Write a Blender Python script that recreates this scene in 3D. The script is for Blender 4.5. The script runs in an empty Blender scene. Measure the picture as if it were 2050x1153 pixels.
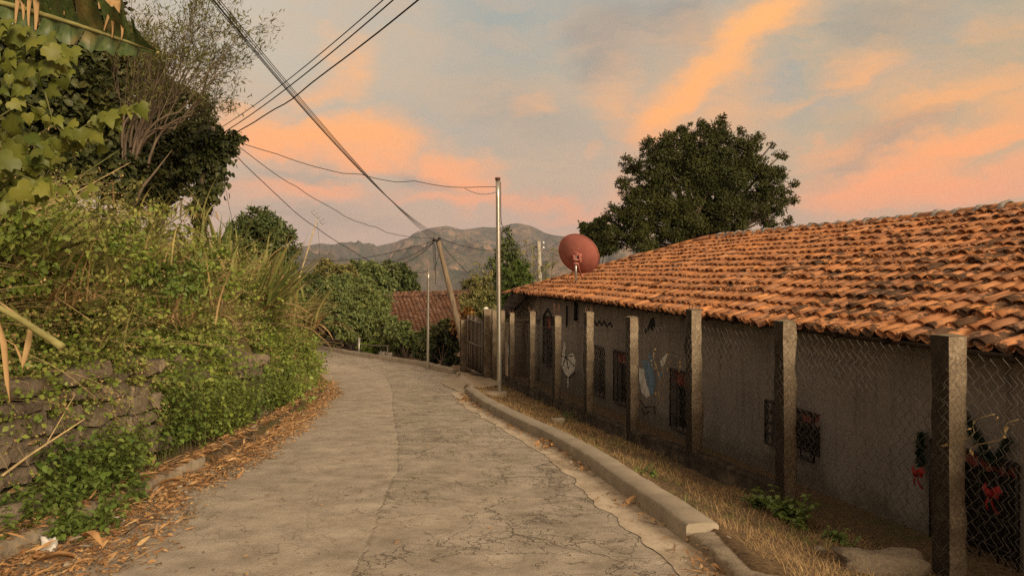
import bpy, math, random
import numpy as np
rng = np.random.default_rng(7); random.seed(7)
C = bpy.context.scene.collection
F = 1549.0; U0 = 1025.0; V0 = 545.0; EYE = 1.7
def P(u, v, d):
    """the place a sight line through the photo's (u, v) reaches d metres ahead (used once, to survey the place)"""
    return np.array([(u-U0)/F*d, d, EYE+(V0-v)/F*d])
def lin(r, g, b):
    f = lambda c: ((c/255+.055)/1.055)**2.4 if c > 10 else c/255/12.92
    return (f(r), f(g), f(b), 1.0)
def nrm(a):
    a = np.asarray(a, float); return a/np.maximum(np.linalg.norm(a, axis=-1, keepdims=True), 1e-9)
# ---------------------------------------------------------------- value noise
_perm = np.random.default_rng(3).random((64, 64, 64))
def vnoise(p):
    p = np.asarray(p, float); i = np.floor(p).astype(int); f = p-i; f = f*f*(3-2*f); r = 0
    for dx in (0, 1):
        for dy in (0, 1):
            for dz in (0, 1):
                w = (f[..., 0] if dx else 1-f[..., 0])*(f[..., 1] if dy else 1-f[..., 1])*(f[..., 2] if dz else 1-f[..., 2])
                r = r+w*_perm[(i[..., 0]+dx) % 64, (i[..., 1]+dy) % 64, (i[..., 2]+dz) % 64]
    return r-.5
def fbm(p, o=4, rough=.5):
    p = np.asarray(p, float); s = 0; a = 1.
    for k in range(o):
        s = s+a*vnoise(p*2**k+17.3*k); a *= rough
    return s
def n2(x, y, s=1., z=0., o=4):
    x, y = np.broadcast_arrays(np.asarray(x, float), np.asarray(y, float))
    return fbm(np.stack([x*s, y*s, np.full(x.shape, z+.37)], -1), o)
# ---------------------------------------------------------------- mesh building
class MB:
    def __init__(s): s.V = []; s.Fs = []; s.n = 0; s.UV = []
    def add(s, V, *Fs, uv=None):
        V = np.asarray(V, float).reshape(-1, 3)
        for f in Fs:
            f = np.asarray(f, int)
            if f.size: s.Fs.append(f+s.n)
        s.V.append(V); s.UV.append(np.zeros((len(V), 2)) if uv is None else np.asarray(uv, float)); s.n += len(V); return s
    def box(s, c, size, rz=0., jit=0., axes=None):
        c = np.asarray(c, float); h = np.asarray(size, float)/2
        V = np.array([[x, y, z] for x in (-1, 1) for y in (-1, 1) for z in (-1, 1)], float)*h
        if jit: V += rng.normal(0, jit, V.shape)
        if axes is None:
            ca, sa = math.cos(rz), math.sin(rz); axes = np.array([[ca, sa, 0], [-sa, ca, 0], [0, 0, 1.]])
        V = V@np.asarray(axes, float)+c
        return s.add(V, [[0, 1, 3, 2], [4, 6, 7, 5], [0, 4, 5, 1], [2, 3, 7, 6], [0, 2, 6, 4], [1, 5, 7, 3]])
    def grid(s, G, uv=None, flip=False):
        G = np.asarray(G, float); n, m = G.shape[:2]
        i = np.arange(n*m).reshape(n, m)
        q = np.stack([i[:-1, :-1], i[1:, :-1], i[1:, 1:], i[:-1, 1:]], -1).reshape(-1, 4)
        if flip: q = q[:, ::-1]
        return s.add(G.reshape(-1, 3), q, uv=None if uv is None else np.asarray(uv).reshape(-1, 2))
    def tube(s, pts, r, n=6, cap=True):
        pts = np.asarray(pts, float); m = len(pts); r = np.broadcast_to(np.asarray(r, float), (m,))
        t = np.zeros_like(pts); t[1:-1] = pts[2:]-pts[:-2]; t[0] = pts[1]-pts[0]; t[-1] = pts[-1]-pts[-2]; t = nrm(t)
        ref = np.array([0, 0, 1.]) if abs(nrm(pts[-1]-pts[0])[2]) < .8 else np.array([1., .13, 0])
        a = nrm(np.cross(t, ref)); b = np.cross(t, a)
        th = np.arange(n)/n*2*math.pi
        V = pts[:, None]+r[:, None, None]*(a[:, None]*np.cos(th)[None, :, None]+b[:, None]*np.sin(th)[None, :, None])
        i = np.arange(m*n).reshape(m, n); j = np.roll(i, -1, 1)
        q = np.stack([i[:-1], j[:-1], j[1:], i[1:]], -1).reshape(-1, 4)
        s.add(V.reshape(-1, 3), q)
        if cap and n >= 3:
            s.Fs.append(np.array([list(i[0][::-1])])+s.n-m*n); s.Fs.append(np.array([list(i[-1])])+s.n-m*n)
        return s
    def build(s, name, mat, parent=None, smooth=False, loc=None, uvs=False):
        me = bpy.data.meshes.new(name); V = np.concatenate(s.V) if s.V else np.zeros((0, 3))
        pl = wpos(parent) if parent is not None else np.zeros(3)
        if loc is not None: pl = np.asarray(loc, float)
        lv = np.concatenate([f.reshape(-1) for f in s.Fs]) if s.Fs else np.zeros(0, int)
        lt = np.concatenate([np.full(len(f), f.shape[1]) for f in s.Fs]) if s.Fs else np.zeros(0, int)
        me.vertices.add(len(V)); me.vertices.foreach_set('co', (V-pl).astype(np.float32).ravel())
        me.loops.add(len(lv)); me.loops.foreach_set('vertex_index', lv.astype(np.int32))
        me.polygons.add(len(lt)); me.polygons.foreach_set('loop_start', (np.cumsum(lt)-lt).astype(np.int32)); me.polygons.foreach_set('loop_total', lt.astype(np.int32))
        if smooth: me.polygons.foreach_set('use_smooth', np.ones(len(lt), bool))
        if uvs:
            l = me.uv_layers.new(name='UVMap'); uv = np.concatenate(s.UV)[lv]; l.data.foreach_set('uv', uv.astype(np.float32).ravel())
        me.update(calc_edges=True)
        me.materials.append(mat)
        o = bpy.data.objects.new(name, me); C.objects.link(o)
        if parent is not None: o.parent = parent
        elif loc is not None: o.location = loc
        if loc is not None and parent is not None: o.location = pl-wpos(parent)
        return o
def wpos(o):
    p = np.zeros(3)
    while o is not None: p = p+np.array(o.location); o = o.parent
    return p
def tag(o, label=None, cat=None, group=None, kind=None):
    if label: o['label'] = label
    if cat: o['category'] = cat
    if group: o['group'] = group
    if kind: o['kind'] = kind
    return o
def thing(name, label, cat, loc, group=None):
    o = bpy.data.objects.new(name, None); C.objects.link(o); o.location = tuple(loc); o.empty_display_size = .2
    return tag(o, label, cat, group)
# leaf templates: x along, y across, z up; faces
T_RHOMB = (np.array([[0, 0, 0], [.45, .5, .1], [1, 0, -.05], [.45, -.5, .1]]), [np.array([[0, 2, 1], [0, 3, 2]])])
T_OVATE = (np.array([[0, 0, 0], [.3, .42, .10], [.65, .33, .07], [1, 0, -.14], [.65, -.33, .07], [.3, -.42, .10], [.35, 0, 0], [.68, 0, -.03]]),
           [np.array([[0, 6, 1], [0, 5, 6], [7, 3, 2], [7, 4, 3]]), np.array([[6, 7, 2, 1], [6, 5, 4, 7]])])
_h = np.array([[0, 0, 0], [-.13, .2, .03], [-.06, .42, -.02], [.16, .55, -.10], [.34, .40, .0], [.50, .47, -.08], [.60, .25, .02], [.80, .15, -.06], [1.05, 0, -.22]])
T_HEART = (np.concatenate([_h, _h[1:-1]*[1, -1, 1], [[.3, 0, .09], [.65, 0, .05]]]),
           [np.array([[0, 16, 1], [1, 16, 2], [2, 16, 3], [3, 16, 4], [4, 16, 5], [5, 17, 6], [6, 17, 7], [7, 17, 8], [16, 17, 5],
                      [0, 9, 16], [9, 10, 16], [10, 11, 16], [11, 12, 16], [12, 13, 16], [13, 14, 17], [14, 15, 17], [15, 8, 17], [16, 13, 17]])])
T_LANCE = (np.array([[0, 0, 0], [.3, .13, .03], [.7, .1, .0], [1, 0, -.12], [.7, -.1, .0], [.3, -.13, .03]]), [np.array([[0, 5, 1], [2, 4, 3]]), np.array([[1, 5, 4, 2]])])
def leaves(mb, T, pos, D, N, S, W=1.):
    pos = np.asarray(pos, float)
    if len(pos) == 0: return
    X = nrm(D); Y = nrm(np.cross(N, X)); Z = np.cross(X, Y)
    S = np.broadcast_to(np.asarray(S, float), (len(pos),)); W = np.broadcast_to(np.asarray(W, float), (len(pos),))
    t, fs = T; k = len(t)
    V = pos[:, None]+S[:, None, None]*(t[None, :, 0:1]*X[:, None]+t[None, :, 1:2]*W[:, None, None]*Y[:, None]+t[None, :, 2:3]*Z[:, None])
    off = (np.arange(len(pos))*k)[:, None, None]
    mb.add(V.reshape(-1, 3), *[(f[None]+off).reshape(-1, f.shape[1]) for f in fs])
def rdir(n): return nrm(rng.normal(size=(n, 3)))
def blades(mb, pos, az, tilt, L, W, curve, seg=4):
    """grass blades: pos (n,3), az heading, tilt from vertical at the base, curve extra bend to the tip (radians)"""
    n = len(pos); az = np.broadcast_to(az, (n,)); tilt = np.broadcast_to(tilt, (n,)); L = np.broadcast_to(L, (n,)); W = np.broadcast_to(W, (n,)); curve = np.broadcast_to(curve, (n,))
    h = np.stack([np.cos(az), np.sin(az), 0*az], -1); side = np.stack([-np.sin(az), np.cos(az), 0*az], -1)
    p = np.array(pos, float); V = []
    for k in range(seg+1):
        w = W*(1-(k/seg)**1.6)*.5*(.6+.4*min(1, k/1.))
        tw = side+.25*h*np.sin(az*7)[:, None]
        V.append(p-tw*w[:, None]); V.append(p+tw*w[:, None])
        an = tilt+curve*(k+.5)/seg
        p = p+(L/seg)[:, None]*(h*np.sin(an)[:, None]+np.array([0, 0, 1.])*np.cos(an)[:, None])
    V = np.stack(V, 1); m = 2*(seg+1)
    q = np.array([[2*k, 2*k+1, 2*k+3, 2*k+2] for k in range(seg)])
    mb.add(V.reshape(-1, 3), (q[None]+(np.arange(n)*m)[:, None, None]).reshape(-1, 4))
def strands(mb, Pts, r, n=3):
    """many thin stems at once: Pts (N, m, 3)"""
    N, m = Pts.shape[:2]; t = nrm(np.gradient(Pts, axis=1)); ref = np.array([.3, .2, 1.])
    a = nrm(np.cross(t, ref)); b = np.cross(t, a); th = np.arange(n)/n*2*math.pi
    r = np.broadcast_to(np.asarray(r, float), (N, m))
    V = Pts[:, :, None]+r[:, :, None, None]*(a[:, :, None]*np.cos(th)[:, None]+b[:, :, None]*np.sin(th)[:, None])
    i = np.arange(m*n).reshape(m, n); j = np.roll(i, -1, 1)
    q = np.stack([i[:-1], j[:-1], j[1:], i[1:]], -1).reshape(-1, 4)
    mb.add(V.reshape(-1, 3), (q[None]+(np.arange(N)*m*n)[:, None, None]).reshape(-1, 4))
# ---------------------------------------------------------------- materials
class Mat:
    def __init__(s, name):
        s.m = bpy.data.materials.new(name); s.m.use_nodes = True; s.t = s.m.node_tree; s.t.nodes.clear()
        s.out = s.t.nodes.new('ShaderNodeOutputMaterial')
    def n(s, typ, props=None, **inp):
        nd = s.t.nodes.new('ShaderNode'+typ)
        for k, v in (props or {}).items(): setattr(nd, k, v)
        for k, v in inp.items():
            k = k.replace('_', ' ') if k.replace('_', ' ') in nd.inputs else k
            s.set(nd.inputs[int(k[1:])] if k[0] == 'i' and k[1:].isdigit() else nd.inputs[k], v)
        return nd
    def set(s, sock, v):
        if isinstance(v, bpy.types.NodeSocket): s.t.links.new(v, sock)
        elif isinstance(v, bpy.types.Node): s.t.links.new(v.outputs[0], sock)
        else: sock.default_value = v
    def math(s, op, a, b=0., c=0., clamp=False):
        return s.n('Math', {'operation': op, 'use_clamp': clamp}, i0=a, i1=b, i2=c).outputs[0]
    def mix(s, f, a, b, mode='MIX'):
        nd = s.n('Mix', {'data_type': 'RGBA', 'blend_type': mode, 'clamp_factor': True}); s.set(nd.inputs[0], f); s.set(nd.inputs[6], a); s.set(nd.inputs[7], b); return nd.outputs[2]
    def ramp(s, f, stops, interp='LINEAR'):
        nd = s.n('ValToRGB'); s.set(nd.inputs[0], f); e = nd.color_ramp.elements; nd.color_ramp.interpolation = interp
        while len(e) < len(stops): e.new(.5)
        for k, (p, c) in enumerate(stops):
            e[k].position = p; e[k].color = c if hasattr(c, '__len__') else (c, c, c, 1)
        return nd.outputs[0]
    def noise(s, vec, scale, detail=4., rough=.55, dist=0.):
        return s.n('TexNoise', None, Vector=vec, Scale=scale, Detail=detail, Roughness=rough, Distortion=dist)
    def coord(s, w='Object'): return s.n('TexCoord').outputs[w]
    def pos(s): return s.n('NewGeometry').outputs['Position']
    def map(s, vec, scale=(1, 1, 1), loc=(0, 0, 0), rot=(0, 0, 0)): return s.n('Mapping', None, Vector=vec, Scale=scale, Location=loc, Rotation=rot).outputs[0]
    def finish(s, col, rough=.85, bump=None, bs=.3, bd=.02, metal=0., spec=.3, trans=None):
        b = s.n('BsdfPrincipled'); s.set(b.inputs['Base Color'], col); s.set(b.inputs['Roughness'], rough); s.set(b.inputs['Metallic'], metal); s.set(b.inputs['Specular IOR Level'], spec)
        if bump is not None:
            bn = s.n('Bump', None, Height=bump, Strength=bs, Distance=bd); s.t.links.new(bn.outputs[0], b.inputs['Normal'])
        sh = b.outputs[0]
        if trans:
            tr = s.n('BsdfTranslucent', None, Color=col); ms = s.n('MixShader', None, i0=trans, i1=sh, i2=tr.outputs[0]); sh = ms.outputs[0]
        s.t.links.new(sh, s.out.inputs[0]); return s.m
def leafmat(name, cols, trans=.25, rough=.55, nscale=1.2, spec=.3):
    m = Mat(name); g = m.n('NewGeometry'); nz = m.noise(g.outputs['Position'], nscale, 3.)
    f = m.math('ADD', m.math('MULTIPLY', g.outputs['Random Per Island'], .62), m.math('MULTIPLY_ADD', nz.outputs[0], 1.1, -.36), clamp=True)
    col = m.ramp(f, [((k+.5)/len(cols), c) for k, c in enumerate(cols)])
    return m.finish(col, rough, trans=trans, spec=spec)
def plain(name, c, rough=.7, metal=0., nscale=8., amt=.35, bs=.2, stretch=(1, 1, 1), spec=.3):
    m = Mat(name); p = m.map(m.pos(), stretch); nz = m.noise(p, nscale, 5., .6)
    d = tuple(x*(1-amt) for x in c[:3])+(1,); l = tuple(min(1, x*(1+amt)) for x in c[:3])+(1,)
    col = m.ramp(nz.outputs[0], [(.3, d), (.7, l)])
    return m.finish(col, rough, nz.outputs[0], bs, .01, metal, spec)
# ================================================================ the lie of the land
RY = np.array([-14, 0, 5.2, 6.6, 7.7, 9.05, 10.9, 13.1, 15.9, 18.7, 22, 26, 29.5, 32, 35.5, 40, 44, 48, 52])
RX = np.array([1.8, 1.65, 1.43, 1.26, 1.08, .9, .53, -.04, -.67, -1.15, -1.55, -2.0, -3.4, -5.1, -7.5, -10.4, -15, -22, -30])
LY = np.array([-14, 0, 9.05, 10.9, 13.1, 15.9, 18.7, 22, 26, 28, 29.8, 32, 35, 38.5, 42.5, 47, 52])
LX = np.array([-3.6, -3.6, -3.6, -3.72, -3.92, -4.25, -4.6, -5.4, -6.6, -7.8, -9.4, -11.5, -14, -18, -24, -31, -40])
Rx = lambda y: np.interp(y, RY, RX); Lx = lambda y: np.interp(y, LY, LX)
ZRy = np.array([-14, 0, 25, 28, 32, 36, 40, 55, 90]); ZRz = np.array([.94, 0, -1.675, -1.83, -1.97, -2.09, -2.19, -2.6, -4.])
zr = lambda y: np.interp(y, ZRy, ZRz)
FYs = np.array([-20, 4.05, 6.3, 8.6, 10.7, 12.6, 14.8, 16.9, 19, 21.3, 24, 60]); FXs = np.array([9.74, 4.09, 3.56, 3.05, 2.52, 1.96, 1.465, .97, .475, -.02, -.6, -9.06])
fx = lambda y: np.interp(np.asarray(y, float), FYs, FXs)            # the fence line
fz = lambda y: -.54-.043*np.asarray(y, float)            # the ground along the fence
bk = lambda y: np.interp(y, [-14, 2, 10, 15, 18, 22, 25, 28], [1.05, 1.05, 1.0, .96, .86, .7, .45, .2])   # how high the bank stands
def bank_profile(y):
    y = np.asarray(y, float); k = bk(y); L = Lx(y); z0 = zr(y)
    xw = np.where(y < 8.65, L-.62, np.where(y < 13.6, L-.9, L-.55))
    X = np.stack([L-.02+0*y, xw+.1, xw-.02, xw-.5, xw-1.0, xw-2.6, xw-6., xw-30.], -1)
    Z = np.stack([z0+.13, z0+.16, z0+np.where(y < 8.65, 1.04, 1.16)*k, z0+1.85*k, z0+2.6*k, z0+3.05*k, z0+3.3*k, z0+3.7*k], -1)
    return X, Z
def bankpt(y, t):
    """a point on the bank, t from 0 (road edge) over 1..2 (the wall face) to 7 (far back), and the outward normal"""
    X, Z = bank_profile(y); i = np.clip(np.floor(t).astype(int), 0, 6); f = t-i; r = np.arange(len(y))
    x = X[r, i]*(1-f)+X[r, i+1]*f; z = Z[r, i]*(1-f)+Z[r, i+1]*f
    dx = X[r, i+1]-X[r, i]; dz = Z[r, i+1]-Z[r, i]
    N = nrm(np.stack([dz, 0*dz, -dx], -1)); return np.stack([x, y, z], -1), N
def ground_z(x, y):
    x = np.asarray(x, float); y = np.asarray(y, float)
    X, Z = bank_profile(y); R = Rx(y); z0 = zr(y); z = np.full(x.shape, 0.)
    left = x < X[..., 0]
    zl = Z[..., -1]
    for i in range(7):
        a, b = X[..., i+1], X[..., i]; m = (x <= b) & (x > a); f = (b-x)/np.maximum(b-a, 1e-6)
        zl = np.where(m, Z[..., i]*(1-f)+Z[..., i+1]*f, zl)
    zl = zl+n2(x, y, .8)*.25*np.clip((X[..., 0]-x-.7)/1., 0, 1)
    F_ = fx(y); f = np.clip((x-R-.25)/np.maximum(F_-R-.25, .3), 0, 1)
    zk = z0+.125
    zv = zk*(1-f)+fz(y)*f-.06*np.sin(f*math.pi)+n2(x, y, 1.7)*.07*np.clip(f*4, 0, 1)
    zv = np.where(x > F_, fz(y)-.1*np.clip((x-F_)*3, 0, 1)-.02*np.clip(x-F_, 0, 40), zv)
    far = z0-.02-np.clip((x-R-.4)*.35, 0, 2.2)*np.clip((y-25.5)/2, 0, 1)
    w = np.clip((y-25.2)/1.6, 0, 1); zr_ = zv*(1-w)+far*w
    z = np.where(left, zl, np.where(x > R+.12, zr_, z0-.035))
    down = np.clip((y-42)/30, 0, 1)**1.3*7+np.clip((y-52)/30, 0, 2)*3
    return z-down*np.clip((y-42)/4, 0, 1)
def sheet(name, ys, xs_fn, z_fn, mat, kind='structure', uvf=None):
    G = []; UV = []
    for y in ys:
        xs = xs_fn(y); G.append(np.stack([xs, np.full(xs.shape, y), z_fn(xs, np.full(xs.shape, y))], -1))
        if uvf: UV.append(uvf(xs, y))
    o = MB().grid(np.array(G), uv=np.array(UV) if uvf else None, flip=True).build(name, mat, smooth=True, uvs=bool(uvf)); o['kind'] = kind; return o
# ground
m = Mat('ground_soil'); p = m.pos(); a = m.noise(p, .9, 5.); b = m.noise(p, 14., 6., .7); g = m.noise(p, 3., 4.)
c = m.ramp(b.outputs[0], [(.3, (.05, .032, .016, 1)), (.5, (.13, .082, .04, 1)), (.72, (.24, .155, .075, 1))])
c = m.mix(m.ramp(a.outputs[0], [(.52, 0.), (.66, .7)]), c, (.075, .075, .022, 1))
M_soil = m.finish(c, .95, b.outputs[0], .6, .03)
xs_ = np.unique(np.concatenate([np.linspace(-46, -9, 40), np.arange(-9, 7.4, .12), np.linspace(7.4, 46, 40)]))
ys_ = np.unique(np.concatenate([np.arange(-14, 30, .2), np.arange(30, 80, .8)]))
GX, GY = np.meshgrid(xs_, ys_)
MB().grid(np.stack([GX, GY, ground_z(GX, GY)], -1), flip=True).build('ground', M_soil, smooth=True)['kind'] = 'structure'
# road: UV.x runs -1..1 across, UV.y metres along
m = Mat('road_concrete'); uv = m.n('UVMap').outputs[0]; sp = m.n('SeparateXYZ', None, Vector=uv); su, sv = sp.outputs[0], sp.outputs[1]
p = m.pos(); wob = m.noise(p, 2.2, 4., .6); wob2 = m.noise(p, 9., 3.)
big = m.noise(p, .55, 5., .6); mid = m.noise(p, 3.2, 6., .65); fine = m.noise(p, 60., 4., .7); gr = m.n('TexVoronoi', None, Vector=p, Scale=85.)
base = m.ramp(big.outputs[0], [(.32, (.325, .275, .212, 1)), (.5, (.39, .332, .258, 1)), (.68, (.46, .395, .308, 1))])
right = m.math('GREATER_THAN', m.math('ADD', su, m.math('MULTIPLY_ADD', wob.outputs[0], .07, -.035)), 0.)
worn = m.math('MULTIPLY', right, m.ramp(m.noise(m.map(p, (1, .6, 1)), .8, 6., .65).outputs[0], [(.42, 0.), (.56, 1.)]))
base = m.mix(m.math('MULTIPLY', worn, .62), base, (.20, .172, .136, 1))
dust = m.ramp(m.noise(m.map(p, (.55, 1.9, 1)), 1.3, 7., .7).outputs[0], [(.52, 0.), (.66, 1.)])
base = m.mix(m.math('MULTIPLY', dust, .45), base, (.54, .435, .30, 1))
base = m.mix(.6, base, m.ramp(mid.outputs[0], [(.28, (.17, .135, .095, 1)), (.5, (.38, .322, .25, 1)), (.72, (.59, .505, .395, 1))]))
base = m.mix(m.math('MULTIPLY', m.ramp(fine.outputs[0], [(.25, 1.), (.47, 0.)]), .42), base, (.12, .09, .06, 1))
base = m.mix(m.math('MULTIPLY', m.ramp(gr.outputs[0], [(.0, 1.), (.22, 0.)]), .4), base, (.5, .42, .32, 1))
dp = m.n('VectorMath', {'operation': 'ADD'}, i0=p, i1=m.n('VectorMath', {'operation': 'SCALE'}, i0=wob.outputs[1], Scale=.55).outputs[0]).outputs[0]
dp = m.n('VectorMath', {'operation': 'ADD'}, i0=dp, i1=m.n('VectorMath', {'operation': 'SCALE'}, i0=wob2.outputs[1], Scale=.14).outputs[0]).outputs[0]
def crack(scale, w, th):
    v = m.n('TexVoronoi', {'feature': 'DISTANCE_TO_EDGE'}, Vector=dp, Scale=scale)
    line = m.ramp(v.outputs['Distance'], [(0., 1.), (w, .85), (w*2.2, 0.)])
    keep = m.ramp(m.noise(p, 1.1, 3., .6).outputs[0], [(th-.05, 0.), (th+.07, 1.)]); return m.math('MULTIPLY', line, keep)
c1 = m.math('MULTIPLY', crack(2.6, .008, .46), m.math('MULTIPLY_ADD', right, .65, .3))
c2 = m.math('MULTIPLY', crack(.8, .0032, .44), m.math('MULTIPLY_ADD', right, .75, .25))
c3 = m.math('MULTIPLY', crack(6.6, .017, .53), m.math('MULTIPLY', right, .7))
jt = m.math('ABSOLUTE', m.math('ADD', su, m.math('MULTIPLY_ADD', wob2.outputs[0], .05, m.math('MULTIPLY_ADD', wob.outputs[0], .05, -.05))))
jl = m.math('MULTIPLY', m.ramp(jt, [(0., 1.), (.003, .9), (.009, 0.)]), m.ramp(m.noise(p, 5., 3.).outputs[0], [(.36, .15), (.5, 1.)]))
tv = m.math('ABSOLUTE', m.math('SUBTRACT', m.math('FRACT', m.math('ADD', m.math('DIVIDE', sv, 3.6), m.math('MULTIPLY_ADD', wob.outputs[0], .03, .085))), .5))
tl = m.math('MULTIPLY', m.ramp(tv, [(0., 1.), (.002, .8), (.006, 0.)]), m.math('MULTIPLY_ADD', right, .55, .1))
ck = m.math('MAXIMUM', m.math('MAXIMUM', c1, c2), m.math('MAXIMUM', c3, m.math('MAXIMUM', m.math('MULTIPLY', jl, .38), tl)))
base = m.mix(m.math('MULTIPLY', ck, .62), base, (.075, .056, .038, 1))
spots = m.ramp(m.noise(p, 7., 2., .4).outputs[0], [(.70, 0.), (.75, 1.)])
base = m.mix(m.math('MULTIPLY', spots, .6), base, (.08, .055, .035, 1))
h = m.math('SUBTRACT', m.math('MULTIPLY_ADD', mid.outputs[0], .5, m.math('MULTIPLY', fine.outputs[0], .35)), m.math('MULTIPLY', ck, .9))
M_road = m.finish(base, .9, h, .8, .03)
ysr = np.concatenate([np.arange(-14, 30, .25), np.arange(30, 51, .4)])
cx = lambda y: (Lx(y)+Rx(y))/2
sheet('road', ysr, lambda y: np.linspace(Lx(y)-.12, Rx(y)+.10, 41), lambda x, y: zr(y)+n2(x, y, .9)*.022+n2(x, y, 4.)*.006, M_road,
      uvf=lambda xs, y: np.stack([(xs-cx(y))/((Rx(y)-Lx(y))/2), np.full(xs.shape, y)], -1))
# gutter of paler concrete beside the kerb
m = Mat('gutter_concrete'); p = m.pos(); a = m.noise(p, 3., 6., .65); b = m.noise(p, 40., 4.)
c = m.ramp(a.outputs[0], [(.3, (.30, .23, .15, 1)), (.55, (.53, .435, .315, 1)), (.75, (.62, .52, .39, 1))])
c = m.mix(m.math('MULTIPLY', m.ramp(b.outputs[0], [(.3, 1.), (.45, 0.)]), .5), c, (.13, .1, .065, 1))
M_gut = m.finish(c, .92, a.outputs[0], .4, .02)
yg = np.arange(-4, 19.2, .08)
sheet('gutter', yg, lambda y: np.linspace(Rx(y)-.30-.10*n2(np.array([y]), 0., 1.1)[0]-.08*n2(np.array([y]), 3., 5.)[0], Rx(y)+.06, 6),
      lambda x, y: zr(y)+n2(x, y, .9)*.022+n2(x, y, 4.)*.006+.006+.012*np.clip((x-Rx(y)+.3)/.3, 0, 1), M_gut)
# kerbs
m = Mat('kerb_concrete'); p = m.pos(); a = m.noise(p, 2.5, 6., .65); b = m.noise(p, 30., 4.)
c = m.ramp(a.outputs[0], [(.3, (.25, .205, .15, 1)), (.55, (.335, .28, .205, 1)), (.75, (.40, .34, .25, 1))])
c = m.mix(m.math('MULTIPLY', m.ramp(b.outputs[0], [(.28, 1.), (.42, 0.)]), .4), c, (.13, .105, .07, 1))
M_kerb = m.finish(c, .9, a.outputs[0], .35, .02)
m = Mat('old_kerb_concrete'); p = m.pos(); a = m.noise(p, 5., 6., .7); b = m.noise(p, 30., 4.)
c = m.ramp(a.outputs[0], [(.3, (.13, .1, .07, 1)), (.5, (.29, .235, .165, 1)), (.75, (.39, .32, .23, 1))])
M_kerb2 = m.finish(c, .92, a.outputs[0], .7, .03)
def kerb(name, ys, xf, side, h, w, mat, wob=.012, ends=True):
    """profile swept along the road edge: face, worn arris, top, back"""
    ys = np.asarray(ys, float); x0 = xf(ys); t = nrm(np.stack([np.gradient(x0, ys), np.ones_like(ys)], -1)); nx = np.stack([t[:, 1], -t[:, 0]], -1)*side
    z0 = zr(ys); jx = n2(ys, 0., 2.6, 2.)*wob*2; jz = n2(ys, 0., 3.1, 5.)*wob*2; j3 = n2(ys, 0., 9., 7.)*wob*1.5
    prof = [(-.0, -.14), (0., h-.02), (.018, h), (w*.5, h+.004), (w-.02, h), (w, h-.02), (w, -.14)]
    G = np.stack([np.stack([x0+nx[:, 0]*(a+jx+(j3 if 0 < k < 3 else 0)), ys+nx[:, 1]*(a+jx), z0+b+(jz+(j3 if k in (1, 2) else 0) if b > 0 else 0)], -1) for k, (a, b) in enumerate(prof)], 1)
    mb = MB().grid(G, flip=side < 0)
    n = len(prof)
    for row in (0, len(ys)-1): mb.add(G[row], [list(range(n))])
    o = mb.build(name, mat); o['kind'] = 'structure'; return o
kerb('kerb', np.arange(5.95, 18.75, .09), Rx, 1, .165, .26, M_kerb, .006)
kerb('weathered_kerb', np.arange(-3, 5.93, .07), Rx, 1, .12, .27, M_kerb2, .025)
kerb('far_kerb', np.concatenate([np.arange(26, 34, .15), np.arange(34, 47, .4)]), Rx, 1, .17, .22, M_kerb, .02)
kerb('bankside_kerb', np.arange(-3, 9.2, .1), Lx, -1, .16, .15, M_kerb2, .02)
# concrete apron in front of the gate
m = Mat('apron_concrete'); p = m.pos(); a = m.noise(p, 1.6, 6., .65)
M_apron = m.finish(m.ramp(a.outputs[0], [(.3, (.28, .22, .155, 1)), (.7, (.43, .35, .25, 1))]), .9, a.outputs[0], .3, .03)
A = []
for y in np.arange(18.9, 26.01, .2):
    x0 = Rx(y)-.5*np.clip(1-abs(y-22.4)/3.7, 0, 1); x1 = min(fx(y)-.1, Rx(y)+.2+1.15*np.clip((y-18.9)/3.2, 0, 1)) if y < 24.8 else Rx(y)+.25
    x = np.linspace(x0, max(x1, x0+.15), 9); A.append(np.stack([x, np.full(9, y), np.maximum(ground_z(x, np.full(9, y)), zr(y))+.03-.022*(np.arange(9) == 0)], -1))
MB().grid(np.array(A), flip=True).build('gate_apron', M_apron, smooth=True)['kind'] = 'structure'
# hills and mountains far across the valley (polar sheet, true distances)
SIL = [(-900, 470), (-300, 478), (100, 470), (350, 486), (440, 490), (480, 497), (560, 499), (600, 497), (640, 490), (692, 492), (720, 489), (750, 495), (790, 486), (812, 480), (832, 468), (860, 457), (895, 452.5), (925, 460), (965, 455), (1000, 456), (1022, 448.5), (1040, 447), (1062, 452), (1090, 466), (1112, 471), (1150, 476), (1220, 486), (1400, 480), (1800, 490), (2400, 470), (3200, 480)]
saz = np.array([math.atan((u-U0)/F) for u, v in SIL]); sel = np.array([(V0-v)/F for u, v in SIL])
az = np.concatenate([np.linspace(-math.pi, -.85, 60), np.linspace(-.85, .85, 560)[1:-1], np.linspace(.85, math.pi, 60)])
rad = np.concatenate([np.geomspace(44, 900, 30), np.linspace(950, 3600, 120), np.linspace(3650, 5200, 24)])
AZ, RR = np.meshgrid(az, rad); front = np.clip((1.25-np.abs(AZ))/.35, 0, 1)
Xh, Yh = RR*np.sin(AZ), RR*np.cos(AZ)
top = np.interp(AZ, saz, sel)*3600*np.cos(AZ)**0+EYE
floor_z = -6-95*np.clip((RR-60)/900, 0, 1)
rise = np.clip((RR-1300)/2300, 0, 1); rd = 1-np.abs(n2(Xh, Yh, 1/420., 3.)*2.6); rd2 = 1-np.abs(n2(Xh, Yh, 1/150., 9.)*2.6)
amp = rise*(1-rise)*4
zh = floor_z*(1-rise)+top*rise**1.25+amp*((rd-.72)*200+(rd2-.7)*72)+rise*(1-rise)*n2(Xh, Yh, 1/90., 31.)*60+n2(Xh, Yh, 1/60., 4.)*14*rise*(1-rise*.75)
zh = np.where(RR > 3600, top-(RR-3600)*.35, zh)
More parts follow.
